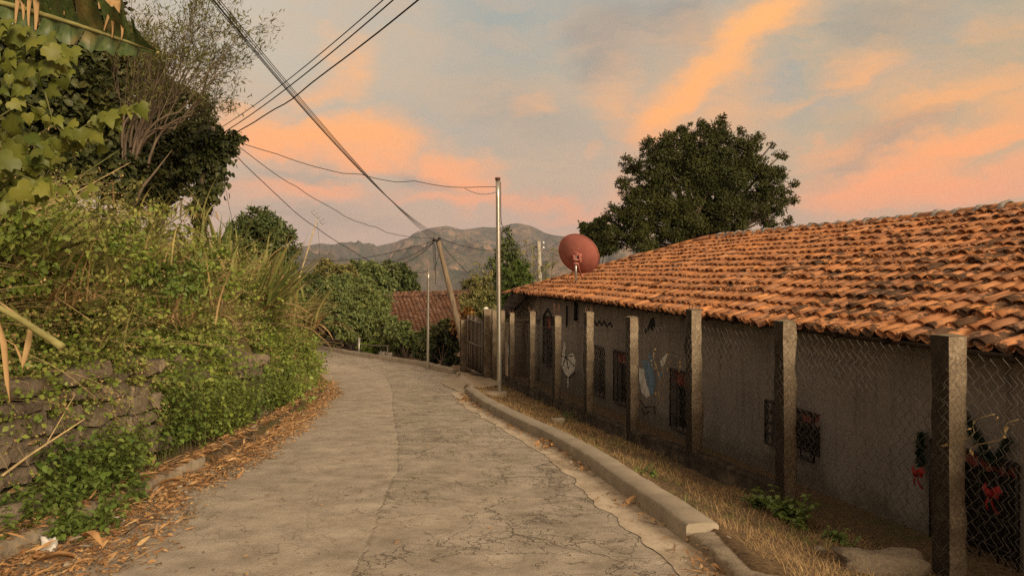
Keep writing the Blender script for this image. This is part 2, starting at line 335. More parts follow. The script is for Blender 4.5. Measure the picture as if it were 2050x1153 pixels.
hill2 = np.exp(-((RR-1700)/420)**2)*np.clip(.6+n2(Xh, Yh, 1/600., 21.)*1.6, 0, 1)*70; zh = zh+hill2*front
back = 2+0.02*RR+n2(Xh, Yh, 1/200.)*.03*RR
zh = zh*front+back*(1-front); zh = np.where(RR < 60, np.minimum(zh, -7.5*front+(-1.5)*(1-front)), zh)
m = Mat('mountain_side'); p = m.pos(); a = m.noise(p, .0045, 9., .72); b = m.noise(p, .03, 6., .7); g = m.n('NewGeometry')
c = m.ramp(a.outputs[0], [(.36, (.03, .04, .03, 1)), (.5, (.095, .075, .05, 1)), (.6, (.21, .14, .085, 1)), (.72, (.38, .26, .16, 1))])
c = m.mix(m.ramp(b.outputs[0], [(.46, 0.), (.58, .85)]), c, (.028, .042, .022, 1))
M_hill = m.finish(c, .95)
MB().grid(np.stack([Xh, Yh, zh], -1), flip=False).build('hills', M_hill, smooth=True)['kind'] = 'structure'
# haze: one closed box of even air round the camera and the land
HZ = Mat('haze_air'); HZ.t.nodes.remove(HZ.t.nodes[0]); o_ = HZ.t.nodes.new('ShaderNodeOutputMaterial')
pv = HZ.t.nodes.new('ShaderNodeVolumePrincipled'); pv.inputs['Color'].default_value = (.74, .75, .90, 1); pv.inputs['Density'].default_value = .000105; pv.inputs['Anisotropy'].default_value = .0
HZ.t.links.new(pv.outputs[0], o_.inputs['Volume'])
hz = MB().box((0, 0, 250-float(-zh.min())/2-150), (11400, 11400, 0.1)).build('haze', HZ.m)
hz.data.clear_geometry(); zb, zt = float(zh.min())-1.5, float(zh.max())+25
hb = MB().box((0, 0, (zb+zt)/2), (11400, 11400, zt-zb)); hz.data.from_pydata([tuple(v) for v in hb.V[0]], [], [list(map(int, f)) for f in hb.Fs[0]]); hz['kind'] = 'stuff'
# ================================================================ camera, sky, sun
cd = bpy.data.cameras.new('camera'); cam = bpy.data.objects.new('camera', cd); C.objects.link(cam)
cd.sensor_width = 36; cd.lens = 36*F/2050; cd.shift_y = -(576.5-V0)/2050; cd.clip_start = .05; cd.clip_end = 20000
cam.location = (0, 0, EYE); cam.rotation_euler = (math.radians(90), 0, 0); bpy.context.scene.camera = cam
SUN_EL, SUN_AZ = 22., 148.          # degrees; azimuth clockwise from +Y (behind the camera, to its right)
ld = bpy.data.lights.new('sun', 'SUN'); ld.energy = 4.1; ld.angle = math.radians(20); ld.color = (1., .80, .56)
sun = bpy.data.objects.new('sun', ld); C.objects.link(sun)
sd = np.array([math.sin(math.radians(SUN_AZ))*math.cos(math.radians(SUN_EL)), math.cos(math.radians(SUN_AZ))*math.cos(math.radians(SUN_EL)), math.sin(math.radians(SUN_EL))])
from mathutils import Vector
sun.rotation_euler = Vector(-sd).to_track_quat('-Z', 'Y').to_euler(); sun.location = (12, -20, 20)
w = bpy.data.worlds.new('World'); bpy.context.scene.world = w; w.use_nodes = True
class W_(Mat):
    def __init__(s): s.t = w.node_tree; s.t.nodes.clear(); s.out = s.t.nodes.new('ShaderNodeOutputWorld')
k = W_(); gen = k.coord('Generated'); sp = k.n('SeparateXYZ', None, Vector=gen)
A_ = k.math('ARCTAN2', sp.outputs[0], sp.outputs[1]); E_ = k.math('ARCSINE', sp.outputs[2])
ae = k.n('CombineXYZ', None, X=A_, Y=E_, Z=0.).outputs[0]
wn = k.noise(k.map(ae, (1, 1.9, 1), rot=(0, 0, -.35)), 6., 8., .66); off = k.n('VectorMath', {'operation': 'SUBTRACT'}, i0=wn.outputs[1], i1=(.5, .5, .5)).outputs[0]
aw = k.n('VectorMath', {'operation': 'ADD'}, i0=ae, i1=k.n('VectorMath', {'operation': 'SCALE'}, i0=off, Scale=.11).outputs[0]).outputs[0]
AE = lambda u, v: (math.atan((u-U0)/F), math.atan((V0-v)/F*math.cos(math.atan((u-U0)/F))))
def streak(u1, v1, u2, v2, wpx, soft=2):
    a1, e1 = AE(u1, v1); a2, e2 = AE(u2, v2); ang = math.atan2(e2-e1, a2-a1); L = math.hypot(a2-a1, e2-e1)/2
    s2 = k.n('VectorMath', {'operation': 'SUBTRACT'}, i0=aw, i1=((a1+a2)/2, (e1+e2)/2, 0)).outputs[0]
    q = k.n('SeparateXYZ', None, Vector=k.n('VectorRotate', {'rotation_type': 'Z_AXIS'}, Vector=s2, Angle=-ang).outputs[0])
    x2 = k.math('POWER', k.math('ABSOLUTE', k.math('DIVIDE', q.outputs[0], L)), 4.); y2 = k.math('POWER', k.math('ABSOLUTE', k.math('DIVIDE', q.outputs[1], wpx/F)), float(soft))
    return k.math('EXPONENT', k.math('MULTIPLY', k.math('ADD', x2, y2), -1.))
def total(lst):
    t = None
    for s_, wt in lst:
        q = k.math('MULTIPLY', streak(*s_), wt); t = q if t is None else k.math('MAXIMUM', t, q)
    return t
warm = total([((1240, 300, 1640, -60, 52), 1.), ((1330, 190, 1560, 40, 80), .42), ((1480, 110, 1660, 30, 70), .35), ((1560, 420, 2150, 190, 40), .95), ((1540, 390, 2250, 330, 52), .85), ((1640, 395, 1900, 330, 70), .55), ((1620, 200, 1840, 110, 45), .55), ((1700, 270, 2150, 120, 45), .6), ((1900, 90, 2200, 20, 40), .4), ((1580, 300, 2200, 60, 110), .36), ((1300, 330, 1560, 120, 120), .4), ((1560, 330, 1960, 210, 26), .5), ((1760, 330, 2200, 230, 22), .8), ((1520, 250, 1700, 150, 20), .4), ((1380, 210, 1480, 110, 60), .55), ((1660, 170, 1800, 150, 30), .45),
              ((420, 250, 860, 300, 48), 1.), ((560, 290, 800, 330, 36), .9), ((560, 240, 760, 80, 42), .5), ((660, 60, 720, 230, 32), .4), ((830, 325, 1010, 380, 36), .85), ((940, 300, 1020, 350, 30), .35), ((1020, 218, 1120, 192, 24), .26), ((1150, 310, 1190, 290, 22), .4), ((440, 380, 760, 395, 30), .62), ((760, 395, 1250, 425, 22), .7), ((1230, 120, 1260, 420, 60), .38), ((1000, 455, 1250, 445, 16), .25)])
fine_ = k.noise(k.map(aw, (.8, 4.2, 1.), rot=(0, 0, -.55)), 6., 10., .7)
warm = k.ramp(k.math('ADD', warm, k.math('MULTIPLY', k.math('SUBTRACT', fine_.outputs[0], .5), k.ramp(warm, [(0., .3), (.2, 1.25)]))), [(.1, 0.), (.36, .26), (.72, .74), (1.15, 1.)])
# the rest of the dome, away from the streaks in view: softer broken cloud of the same colours
cn = k.noise(k.n('CombineXYZ', None, X=k.math('DIVIDE', sp.outputs[0], k.math('ADD', k.math('ABSOLUTE', sp.outputs[2]), .18)), Y=k.math('DIVIDE', sp.outputs[1], k.math('ADD', k.math('ABSOLUTE', sp.outputs[2]), .18)), Z=0.).outputs[0], 1.1, 7., .6, .4)
inview = k.math('MULTIPLY', k.ramp(k.math('ABSOLUTE', A_), [(.62, 1.), (.85, 0.)]), k.ramp(E_, [(.36, 1.), (.5, 0.)]))
rest = k.math('MULTIPLY', k.ramp(cn.outputs[0], [(.45, 0.), (.66, .8)]), k.math('SUBTRACT', 1., inview))
# grey beige veil, pink near the horizon, greener grey to the side
el = k.math('DIVIDE', k.math('MAXIMUM', E_, 0.), .45)
veil = k.ramp(el, [(0., lin(192, 160, 142)), (.12, lin(204, 168, 146)), (.3, lin(197, 173, 148)), (.55, lin(190, 178, 156)), (.85, lin(180, 179, 168)), (1., lin(170, 175, 170))])
veil = k.mix(k.ramp(A_, [(.12, 0.), (.5, .8)]), veil, k.ramp(el, [(0., lin(200, 165, 140)), (.3, lin(194, 175, 138)), (.6, lin(180, 170, 142)), (1., lin(168, 166, 148))]))
veil = k.mix(k.math('MULTIPLY', k.ramp(k.math('ABSOLUTE', k.math('SUBTRACT', A_, -.33)), [(0., 1.), (.3, 0.)]), k.ramp(el, [(.3, 0.), (.6, .55)])), veil, lin(222, 208, 184))
grey = total([((1260, 60, 1420, 20, 60), .5), ((1150, 120, 1290, 30, 70), .55), ((1640, 330, 1900, 230, 26), .6), ((1660, 90, 1900, 0, 45), .35), ((780, 350, 960, 385, 16), .5), ((440, 440, 830, 460, 26), .4), ((900, 200, 1150, 230, 60), .2), ((500, 335, 700, 365, 20), .35)])
veil = k.mix(grey, veil, lin(146, 136, 128))
blue = total([((880, 40, 1120, 30, 70), .5), ((800, 240, 1000, 270, 35), .4), ((1500, 190, 1600, 150, 30), .7), ((1600, 185, 1900, 130, 24), .45), ((1560, 240, 1720, 190, 26), .6), ((1850, 395, 2150, 330, 24), .7), ((1820, 75, 2000, 20, 36), .3)])
veil = k.mix(blue, veil, lin(152, 168, 166))
mott = k.noise(k.map(aw, (.6, 2.6, 1.), rot=(0, 0, -.5)), 9., 9., .66)
veil = k.mix(k.ramp(mott.outputs[0], [(.4, 0.), (.68, .5)]), veil, lin(224, 184, 146))
warmcol = k.ramp(el, [(0., lin(240, 154, 118)), (.2, lin(252, 158, 104)), (.42, lin(255, 172, 98)), (1., lin(255, 188, 112))])
veil = k.n('VectorMath', {'operation': 'SCALE'}, i0=veil, Scale=.85).outputs[0]; cloud = k.mix(k.math('MULTIPLY', warm, .95), veil, warmcol); cloud = k.mix(rest, cloud, warmcol)
ns = k.n('TexSky', {'sky_type': 'NISHITA', 'sun_disc': False, 'sun_elevation': math.radians(SUN_EL), 'sun_rotation': math.radians(SUN_AZ), 'altitude': 700., 'dust_density': 3.})
b1 = k.n('Background', None, Color=ns.outputs[0], Strength=.08); b2 = k.n('Background', None, Color=cloud, Strength=1.0)
ms = k.n('MixShader', None, i0=.93, i1=b1.outputs[0], i2=b2.outputs[0]); k.t.links.new(ms.outputs[0], k.out.inputs[0])
S = bpy.context.scene; S.view_settings.view_transform = 'Standard'; S.view_settings.look = 'None'; S.view_settings.exposure = .27; S.view_settings.gamma = 1
S.cycles.max_bounces = 6; S.cycles.diffuse_bounces = 3; S.cycles.transmission_bounces = 4; S.cycles.transparent_max_bounces = 8; S.cycles.volume_bounces = 0
S.cycles.use_denoising = False
w.cycles.sampling_method = 'MANUAL'; w.cycles.sample_map_resolution = 128
# ================================================================ the tiled house beside the road
HA = np.array([-.2055, .9787, 0]); HQ = np.array([.9787, .2055, 0]); HO = np.array([5.4, 0, 0.]); ZE = 1.01; SL = .362
WO = .56                                                # the wall stands this far behind the eave
def hp(s, w, z): return HO+HA*s+HQ*w+np.array([0, 0, z])
def wall_px(u, v):
    t = (u-U0)/F; q = HO+HQ*WO; s = (q[0]-q[1]*t)/(-HA[0]+HA[1]*t); y = q[1]+HA[1]*s; return s, EYE+(V0-v)/F*y
def tilemat(name, cols, moss, mth, near=0.):
    m = Mat(name); g = m.n('NewGeometry'); p = g.outputs['Position']
    c = m.ramp(g.outputs['Random Per Island'], [((i+.5)/len(cols), x) for i, x in enumerate(cols)])
    a = m.noise(p, 2.6, 6., .65); c = m.mix(m.math('MULTIPLY', m.ramp(a.outputs[0], [(.35, .7), (.6, 0.)]), .4), c, (.36, .17, .085, 1))
    b = m.noise(p, 5.5, 7., .7); zone = m.noise(p, .5, 2., .5)
    f = m.math('ADD', b.outputs[0], m.math('ADD', m.math('MULTIPLY_ADD', zone.outputs[0], .30, -.15), m.math('MULTIPLY_ADD', g.outputs['Random Per Island'], .16, -.08)))
    if near: f = m.math('ADD', f, m.math('MULTIPLY', m.math('MAXIMUM', m.math('SUBTRACT', 13., m.n('SeparateXYZ', None, Vector=p).outputs[1]), -4.), near))      # lichen thickens towards the near end of the roof
    c = m.mix(m.ramp(f, [(mth, 0.), (mth+.05, .88)]), c, moss)
    d = m.noise(p, 34., 4., .6); c = m.mix(m.ramp(d.outputs[0], [(.25, .3), (.36, 0.)]), c, (.09, .05, .03, 1))
    return m.finish(c, .95, d.outputs[0], .25, .01, spec=.1)
M_tile = tilemat('clay_tile', [(0.342, 0.165, 0.085, 1), (0.524, 0.234, 0.097, 1), (0.285, 0.137, 0.080, 1), (0.616, 0.296, 0.131, 1), (0.479, 0.199, 0.080, 1), (0.410, 0.222, 0.131, 1), (0.570, 0.257, 0.108, 1), (0.388, 0.171, 0.080, 1), (0.661, 0.285, 0.103, 1)], (.055, .042, .032, 1), .552, .010)
M_tile_far = tilemat('old_clay_tile', [(0.112, 0.057, 0.036, 1), (0.165, 0.082, 0.050, 1), (0.090, 0.049, 0.036, 1), (0.225, 0.139, 0.096, 1), (0.143, 0.074, 0.048, 1)], (.05, .04, .03, 1), .6)
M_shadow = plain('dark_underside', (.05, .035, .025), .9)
M_mortar = plain('ridge_mortar', (.27, .245, .215), .95, nscale=18., amt=.5)
def half_pipe(mb, c, A, Uv, N, L, r0, r1, t=.014, seg=7, squash=.72):
    """one clay barrel tile: c lower centre, A across, Uv along, N up"""
    th = np.linspace(0, math.pi, seg+1)
    def ring(o, r): return o+np.outer(np.cos(th)*r, A)+np.outer(np.sin(th)*r*squash, N)
    o1 = c+Uv*L; R = np.stack([ring(c, r0), ring(c+Uv*L*.5, (r0+r1)/2), ring(o1, r1)]); V = R.reshape(-1, 3); k = seg+1
    I = np.concatenate([ring(c, r0-t), ring(c+Uv*.12, r0-t-.01)])
    q = [[b*k+i, b*k+i+1, (b+1)*k+i+1, (b+1)*k+i] for b in (0, 1) for i in range(seg)]
    n0 = 3*k
    q += [[i+1, i, n0+i, n0+i+1] for i in range(seg)]+[[n0+i+1, n0+i, n0+k+i, n0+k+i+1] for i in range(seg)]
    mb.add(np.concatenate([V, I]), q)
def tile_roof(O, A, U, ncol, pitch, nrow, expo, keep, r=.11, jit=1., sagf=.045):
    N = nrm(np.cross(A, U)); N = N if N[2] > 0 else -N
    cov, pan = MB(), MB(); L = expo+.07
    for c in range(ncol):
        cw = rng.normal(0, .012)*jit
        for rw in range(nrow):
            s = (c+.5)*pitch; w = rw*expo
            if not keep(s, w): continue
            sag = float(n2(s, w, .33, 4.))*sagf+float(n2(s, w, 1.3, 8.))*.03
            js = cw+rng.normal(0, .009)*jit; jw = rng.normal(0, .014)*jit+float(n2(s, rw*3.1,   .8, 2.))*.03+(rng.normal(0, .05) if rng.random() < .07 else 0)
            tw = rng.normal(0, .035)*jit
            base = O+A*(s+js)+U*(w+jw)+N*(sag+.02+abs(rng.normal(0, .011)))
            u2 = nrm(U+A*tw-N*(.032/expo)); a2 = nrm(A-U*tw)
            half_pipe(cov, base, a2, u2, nrm(np.cross(a2, u2))*(1 if np.dot(np.cross(a2, u2), N) > 0 else -1), L*(1+rng.normal(0, .012)), r*(1+rng.normal(0, .04)), r*.84)
            b2 = O+A*(s+pitch/2)+U*(w+rng.normal(0, .015))+N*(sag+.09)
            th = np.linspace(math.pi*1.05, math.pi*1.95, 6); R = []
            for e, rr, dn in ((0, r*.95, .02), (1, r*1.05, -.01)):
                R.append(b2+U*(e*L)+N*dn+np.outer(np.cos(th)*rr*1.02, A)+np.outer(np.sin(th)*rr*.72, N))
            R = np.array(R); k = 6; lip = R[0]-N*.016
            pan.add(np.concatenate([R.reshape(-1, 3), lip]), [[i, i+1, k+i+1, k+i] for i in range(5)]+[[2*k+i, 2*k+i+1, i+1, i] for i in range(5)])
    return cov, pan
HU = nrm(HQ+np.array([0, 0, SL])); S0, S1, SR, RW = 2.2, 26.26, 20.63, 4.43; pitch = .214
ncol = int((S1-S0)/pitch); expo = .318; nrow = 15
cov, pan = tile_roof(hp(S0, 0, ZE), HA, HU, ncol, pitch, nrow, expo, lambda s, w: w+.15 < 4.75*min(1., (S1-S0-s)/(S1-SR)))
house = thing('house', 'long low concrete block house under an orange clay tile roof', 'house', hp(13, 3, -1.2))
M_wall = Mat('block_wall_paint'); m = M_wall; uv = m.n('UVMap').outputs[0]; p = m.pos()
br = m.n('TexBrick', {'offset': .5}, Vector=uv, Scale=1., **{'Mortar_Size': .006, 'Mortar_Smooth': .3, 'Brick_Width': .42, 'Row_Height': .205})
br.inputs['Color1'].default_value = (.21, .19, .166, 1); br.inputs['Color2'].default_value = (.232, .21, .184, 1); br.inputs['Mortar'].default_value = (.168, .148, .126, 1)
a = m.noise(p, 1.3, 6., .65); b = m.noise(m.map(p, (3, 3, .35)), 2.2, 5., .6)
c = m.mix(m.math('MULTIPLY', m.ramp(a.outputs[0], [(.4, 0.), (.62, .55)]), 1.), br.outputs[0], (.29, .265, .235, 1)); c = m.mix(m.ramp(b.outputs[0], [(.52, 0.), (.70, .55)]), c, (.085, .068, .052, 1))
zz_w = m.n('SeparateXYZ', None, Vector=uv).outputs[1]; damp = m.ramp(m.math('ADD', m.math('ADD', zz_w, .55), m.math('MULTIPLY', a.outputs[0], .9)), [(0., .5), (.2, 0.)]); c = m.mix(damp, c, (.06, .05, .036, 1)); pk = m.noise(p, 7., 5., .6); c = m.mix(m.ramp(pk.outputs[0], [(.60, 0.), (.66, .6)]), c, (.27, .245, .21, 1))
h = m.math('MULTIPLY_ADD', br.outputs[1], -1., m.math('MULTIPLY', a.outputs[0], .3)); M_wall = m.finish(c, .92, h, .3, .01)
# openings in the long wall, surveyed from the photo: (u0, u1, v0, v1)
OPEN = [wall_px(a, c)+wall_px(b, d) for a, b, c, d in ((1090, 1106, 632, 735), (1188, 1211, 690, 796), (1231, 1256, 700, 814), (1345, 1385, 737, 872), (1544, 1642, 800, 925), (1868, 2042, 880, 1180))]
OPEN = [(min(a, c), max(a, c), min(b, d), max(b, d)) for a, b, c, d in OPEN]
OPEN[-1] = (OPEN[-1][0], OPEN[-1][1], -1.1, OPEN[-1][3])
ss = sorted({2.6, 24.85}.union(*[{o[0], o[1]} for o in OPEN])); zz = sorted({-2.2, ZE+WO*SL-.02}.union(*[{o[2], o[3]} for o in OPEN]))
mb = MB(); wp = lambda s, z, d=0.: hp(s, WO+d, z)
for i in range(len(ss)-1):
    for j in range(len(zz)-1):
        sm, zm = (ss[i]+ss[i+1])/2, (zz[j]+zz[j+1])/2
        if any(o[0] < sm < o[1] and o[2] < zm < o[3] for o in OPEN): continue
        q = [(ss[i], zz[j]), (ss[i+1], zz[j]), (ss[i+1], zz[j+1]), (ss[i], zz[j+1])]
        mb.add([wp(*t) for t in q], [[0, 3, 2, 1]], uv=q)
for o in OPEN:
    for (a, b), (c, d) in (((o[0], o[2]), (o[0], o[3])), ((o[0], o[3]), (o[1], o[3])), ((o[1], o[3]), (o[1], o[2])), ((o[1], o[2]), (o[0], o[2]))):
        mb.add([wp(a, b), wp(c, d), wp(c, d, .16), wp(a, b, .16)], [[0, 1, 2, 3]], uv=[(a, b), (c, d), (c+.1, d), (a+.1, b)])
for s in (2.6, 24.85):
    q = [(0, -2.2), (7.7, -2.2), (7.7, ZE+.2), (3.9, ZE+3.9*SL), (0, ZE+WO*SL-.02)] if s < 5 else [(0, -2.2), (7.7, -2.2), (7.7, ZE+.1), (0, ZE+.1)]
    mb.add([hp(s, WO+a, b) for a, b in q], [list(range(len(q)))], uv=[(a, b) for a, b in q])
mb.add([hp(2.6, WO+7.7, -2.2), hp(24.85, WO+7.7, -2.2), hp(24.85, WO+7.7, ZE+.1), hp(2.6, WO+7.7, ZE+.1)], [[0, 1, 2, 3]], uv=[(0, -2), (22, -2), (22, 1), (0, 1)])
mb.build('wall', M_wall, house, uvs=True)
roof = cov.build('roof', M_tile, house, smooth=False)
pan.build('channel_tiles', M_tile, roof)
# back slope and hip end, corrugated sheets of the same tile
bb = MB(); nn = 240
sN = np.linspace(S0, SR, nn); und = np.abs(np.sin((sN-S0)/pitch*math.pi))*.06
bb.grid(np.stack([np.array([hp(s, RW+.0+w, ZE+RW*SL-SL*w+u+.02) for s, u in zip(sN, und)]) for w in (0.02, 4.6)], 1))
tN = np.linspace(0, 1, 60); lowe = np.array([hp(S1, 2*RW*t+.0, ZE+.01+.05*abs(math.sin(t*36*math.pi))) for t in tN]); upe = np.array([hp(SR+.02, RW, ZE+RW*SL+.02) for t in tN])
bb.grid(np.stack([lowe, upe], 1)); bb.build('rear_slope', M_tile, roof)
# lining under the tiles, beams, ridge and hip caps
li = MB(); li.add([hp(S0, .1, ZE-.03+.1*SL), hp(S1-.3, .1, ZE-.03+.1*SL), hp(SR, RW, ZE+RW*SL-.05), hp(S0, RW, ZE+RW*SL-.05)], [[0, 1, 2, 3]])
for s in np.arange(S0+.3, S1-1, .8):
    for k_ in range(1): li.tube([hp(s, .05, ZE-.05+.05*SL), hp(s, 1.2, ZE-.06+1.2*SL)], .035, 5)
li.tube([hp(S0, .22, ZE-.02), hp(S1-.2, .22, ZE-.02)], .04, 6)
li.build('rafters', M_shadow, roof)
rc, mo = MB(), MB(); zR = ZE+RW*SL-.01
s = S0
while s < SR-.1:
    L = .46+rng.normal(0, .015); c0 = hp(s, RW, zR+float(n2(s, 0, .4))*.04+rng.normal(0, .006))
    half_pipe(rc, c0, HQ, nrm(HA+np.array([0, 0, .03])), np.array([0, 0, 1.]), L+.05, .15, .125, squash=.85)
    th = np.linspace(-.15, math.pi+.15, 9); R = []
    for e, rr in ((-.05, .15), (-.01, .172), (.05, .168), (.09, .135)):
        rr2 = rr*(1+rng.normal(0, .05, 9)); R.append(c0+HA*e+np.outer(np.cos(th)*rr2, HQ)+np.outer(np.sin(th)*rr2*.9, [0, 0, 1]))
    mo.grid(np.array(R)); s += L
for w_ in (-.17, .17):
    xs = np.arange(S0, SR+.1, .1); R = [[hp(a, RW+w_*e, zR-.10+.06*f+float(n2(a, e, 5.))*.03) for a in xs] for e, f in ((.6, 2.0), (1., .9), (1.25, 0.2))]; mo.grid(np.array(R))
hipd = hp(S1, 0, ZE)-hp(SR, RW, ZE+RW*SL); hl = np.linalg.norm(hipd); hd = hipd/hl; hs = nrm(np.cross(hd, [0, 0, 1])); hn = np.cross(hs, hd)
hn = hn if hn[2] > 0 else -hn
for q in np.arange(.1, hl-.1, .42):
    half_pipe(rc, hp(SR, RW, ZE+RW*SL)+hd*(q+.44)+hn*(.05+rng.normal(0, .012)), hs, -hd, hn, .47, .135, .11)
rc.build('ridge_tiles', M_tile, roof); mo.build('ridge_mortar', M_mortar, roof)
# drooping end verge seen from below, and the paler end wall under it
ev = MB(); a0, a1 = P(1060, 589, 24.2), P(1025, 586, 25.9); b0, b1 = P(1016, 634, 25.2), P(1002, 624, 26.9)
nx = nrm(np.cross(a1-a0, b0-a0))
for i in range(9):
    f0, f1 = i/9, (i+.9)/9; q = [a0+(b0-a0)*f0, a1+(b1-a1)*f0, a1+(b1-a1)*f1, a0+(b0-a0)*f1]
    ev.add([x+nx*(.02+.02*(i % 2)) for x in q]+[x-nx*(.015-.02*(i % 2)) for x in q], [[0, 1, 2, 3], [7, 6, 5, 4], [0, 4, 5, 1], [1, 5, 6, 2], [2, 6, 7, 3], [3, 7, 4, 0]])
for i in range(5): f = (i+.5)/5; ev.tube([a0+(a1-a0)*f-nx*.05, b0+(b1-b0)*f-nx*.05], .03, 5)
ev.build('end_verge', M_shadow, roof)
M_endw = plain('end_wall_render', (.33, .285, .225), .92, nscale=3., amt=.25)
e0, e1 = P(1080.5, 600, 24.25), P(1030, 600, 26.2); ew = MB()
ew.add([[e0[0], e0[1], 1.1], [e1[0], e1[1], 1.1], [e1[0], e1[1], P(0, 640, 26.2)[2]], [e0[0], e0[1], P(0, 636, 24.2)[2]]], [[0, 1, 2, 3]])
ev2 = e0-e1; ew.tube([[e0[0], e0[1], P(0, 638, 24.2)[2]], [e1[0], e1[1], P(0, 642, 26.2)[2]]], .07, 5)
ew.box(((e0*.86+e1*.14)[0], (e0*.86+e1*.14)[1], -.9), (.3, .16, 2.7), math.atan2(ev2[1], ev2[0])); ew.build('end_wall', M_endw, house)
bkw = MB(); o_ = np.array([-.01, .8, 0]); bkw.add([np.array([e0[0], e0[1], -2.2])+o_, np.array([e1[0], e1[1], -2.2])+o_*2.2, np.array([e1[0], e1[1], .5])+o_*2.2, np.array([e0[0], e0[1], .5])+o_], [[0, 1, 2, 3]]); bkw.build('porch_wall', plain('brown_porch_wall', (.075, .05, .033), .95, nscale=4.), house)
# windows and door: dark panes, scrolled iron grilles, red curtains
M_dark = Mat('dark_interior').finish((.012, .01, .009, 1), .35, spec=.4); M_iron = plain('black_iron', (.022, .018, .016), .6)
m = Mat('red_curtain_cloth'); a = m.noise(m.pos(), 9., 4.); M_red = m.finish(m.ramp(a.outputs[0], [(.35, (.17, .035, .026, 1)), (.52, (.24, .07, .05, 1)), (.62, (.30, .22, .18, 1))]), .9)
def opening(i, nb, curtain, name='window', scroll=False, proud=0.):
    s0, s1, z0, z1 = OPEN[i]; w = MB(); w.add([wp(s0, z0, .15), wp(s1, z0, .15), wp(s1, z1, .15), wp(s0, z1, .15)], [[0, 3, 2, 1]]); win = w.build(name, M_dark, house)
    g = MB(); d = -.03-proud; r = .011
    for a, b in (((s0, z0), (s0, z1)), ((s1, z0), (s1, z1)), ((s0, z0), (s1, z0)), ((s0, z1), (s1, z1))): g.tube([wp(*a, d), wp(*b, d)], r*1.7, 4)
    for q in range(1, nb): x = s0+(s1-s0)*q/nb; g.tube([wp(x, z0, d), wp(x, z1, d)], r, 4)
    n = 4
    for q in range(1, n): z = z0+(z1-z0)*q/n; g.tube([wp(s0, z, d), wp(s1, z, d)], r, 4)
    if scroll:
        for q in range(n):
            for e in (0, 1):
                zc = z0+(z1-z0)*(q+.5)/n; xc = s0 if e == 0 else s1; rr = min((s1-s0)/2, (z1-z0)/n/2)*.95; t = np.linspace(-1.5, 1.5, 9)
                g.tube([wp(xc+(1 if e == 0 else -1)*rr*math.cos(x), zc+rr*math.sin(x), d) for x in t], r, 4)
                g.tube([wp(xc, zc-rr, d), wp((s0+s1)/2, zc, d), wp(xc, zc+rr, d)], r*.8, 4)
    g.build('grille', M_iron, win)
    if curtain:
        c0, c1, zt = curtain; xs = np.linspace(s0+(s1-s0)*c0, s0+(s1-s0)*c1, 26)
        G = [[wp(x, z1-(z1-z0)*zt*e-(.02*math.sin(x*37) if e else 0), .06+.012*math.sin(x*70)) for x in xs] for e in (0, .5, 1)]
        MB().grid(np.array(G)).build('curtain', M_red, win, smooth=True)
    return win
opening(0, 2, (.05, .95, .28)); opening(1, 3, None); opening(2, 3, (.02, .98, .24)); opening(3, 3, (.02, .98, .26)); opening(4, 4, (.0, .42, .30), scroll=True, proud=.06)
door = opening(5, 5, (.05, .95, .14), 'door', scroll=True)
tag(door, 'open doorway with a red valance and an iron gate')
# triangle of dark timber over the first opening, and painted figures on the wall
s0, s1, z0, z1 = OPEN[0]; tb = MB(); top = wp((s0+s1)/2, P(0, 618, 23.5)[2], -.02)
for x in (s0-.03, s1+.03): tb.tube([wp(x, z0, -.02), wp(x, z1, -.02), top], .035, 4)
tb.build('opening_trim', M_iron, house)
def paint(name, polys, mat):
    mb = MB()
    for pl in polys:
        q = [wall_px(*x) for x in pl]; mb.add([wp(a, b, -.004) for a, b in q]+[wp(a, b, -.0005) for a, b in q], [list(range(len(q)))]); n = len(q)
    return mb.build(name, mat, house)
M_pw, M_pb, M_pk = plain('white_wall_paint', (.78, .74, .68), .9, nscale=6.), plain('blue_wall_paint', (.15, .26, .37), .9, nscale=6.), plain('black_wall_paint', (.018, .017, .018), .9)
paint('painted_flower', [[(1127, 700), (1135, 712), (1147, 706), (1153, 722), (1150, 742), (1138, 755), (1130, 748), (1124, 728)], [(1129, 684), (1132, 686), (1134, 710), (1128, 704)], [(1136, 755), (1139, 755), (1138, 775), (1136, 775)]], M_pw)
def stroke(pts, w=1.2):
    out = []
    for (a, b), (c, d) in zip(pts[:-1], pts[1:]):
        l = math.hypot(c-a, d-b) or 1; ox, oy = -(d-b)/l*w, (c-a)/l*w; out.append([(a+ox, b+oy), (c+ox, d+oy), (c-ox, d-oy), (a-ox, b-oy)])
    return out
s_ = lambda L, w=1.2: sum([stroke(x, w) for x in L], [])
def lines(name, L, w=.9):
    mbk = MB()
    for pl in s_(L, w):
        q = [wall_px(*x) for x in pl]; mbk.add([wp(a, b, -.008) for a, b in q], [list(range(len(q)))])
    mbk.build(name, M_pk, house)
lines('painted_flower_outline', [[(1124, 712), (1134, 715), (1150, 733)], [(1132, 700), (1133, 714), (1127, 733)], [(1133, 714), (1148, 712)], [(1125, 740), (1132, 752), (1140, 756), (1151, 745)], [(1134, 715), (1139, 740)]])
lines('painted_scrawl', [[(1282, 800), (1292, 815), (1310, 812), (1312, 828)], [(1285, 815), (1290, 830), (1300, 822)]])
lines('painted_stalk', [[(1147, 790), (1147, 830)]]); lines('painted_stalk', [[(1158, 792), (1157, 832)]])
lines('painted_lettering', [[(1190, 642), (1195, 652), (1200, 642), (1205, 652), (1210, 642), (1215, 655), (1222, 645), (1226, 656)]], 1.4)
q_ = MB(); q_.add([wp(*wall_px(*x), -.008) for x in [(1302, 640), (1309, 634), (1312, 650), (1308, 662), (1300, 660), (1292, 668), (1291, 660), (1298, 654)]], [list(range(8))]); q_.build('painted_bird', M_pk, house)
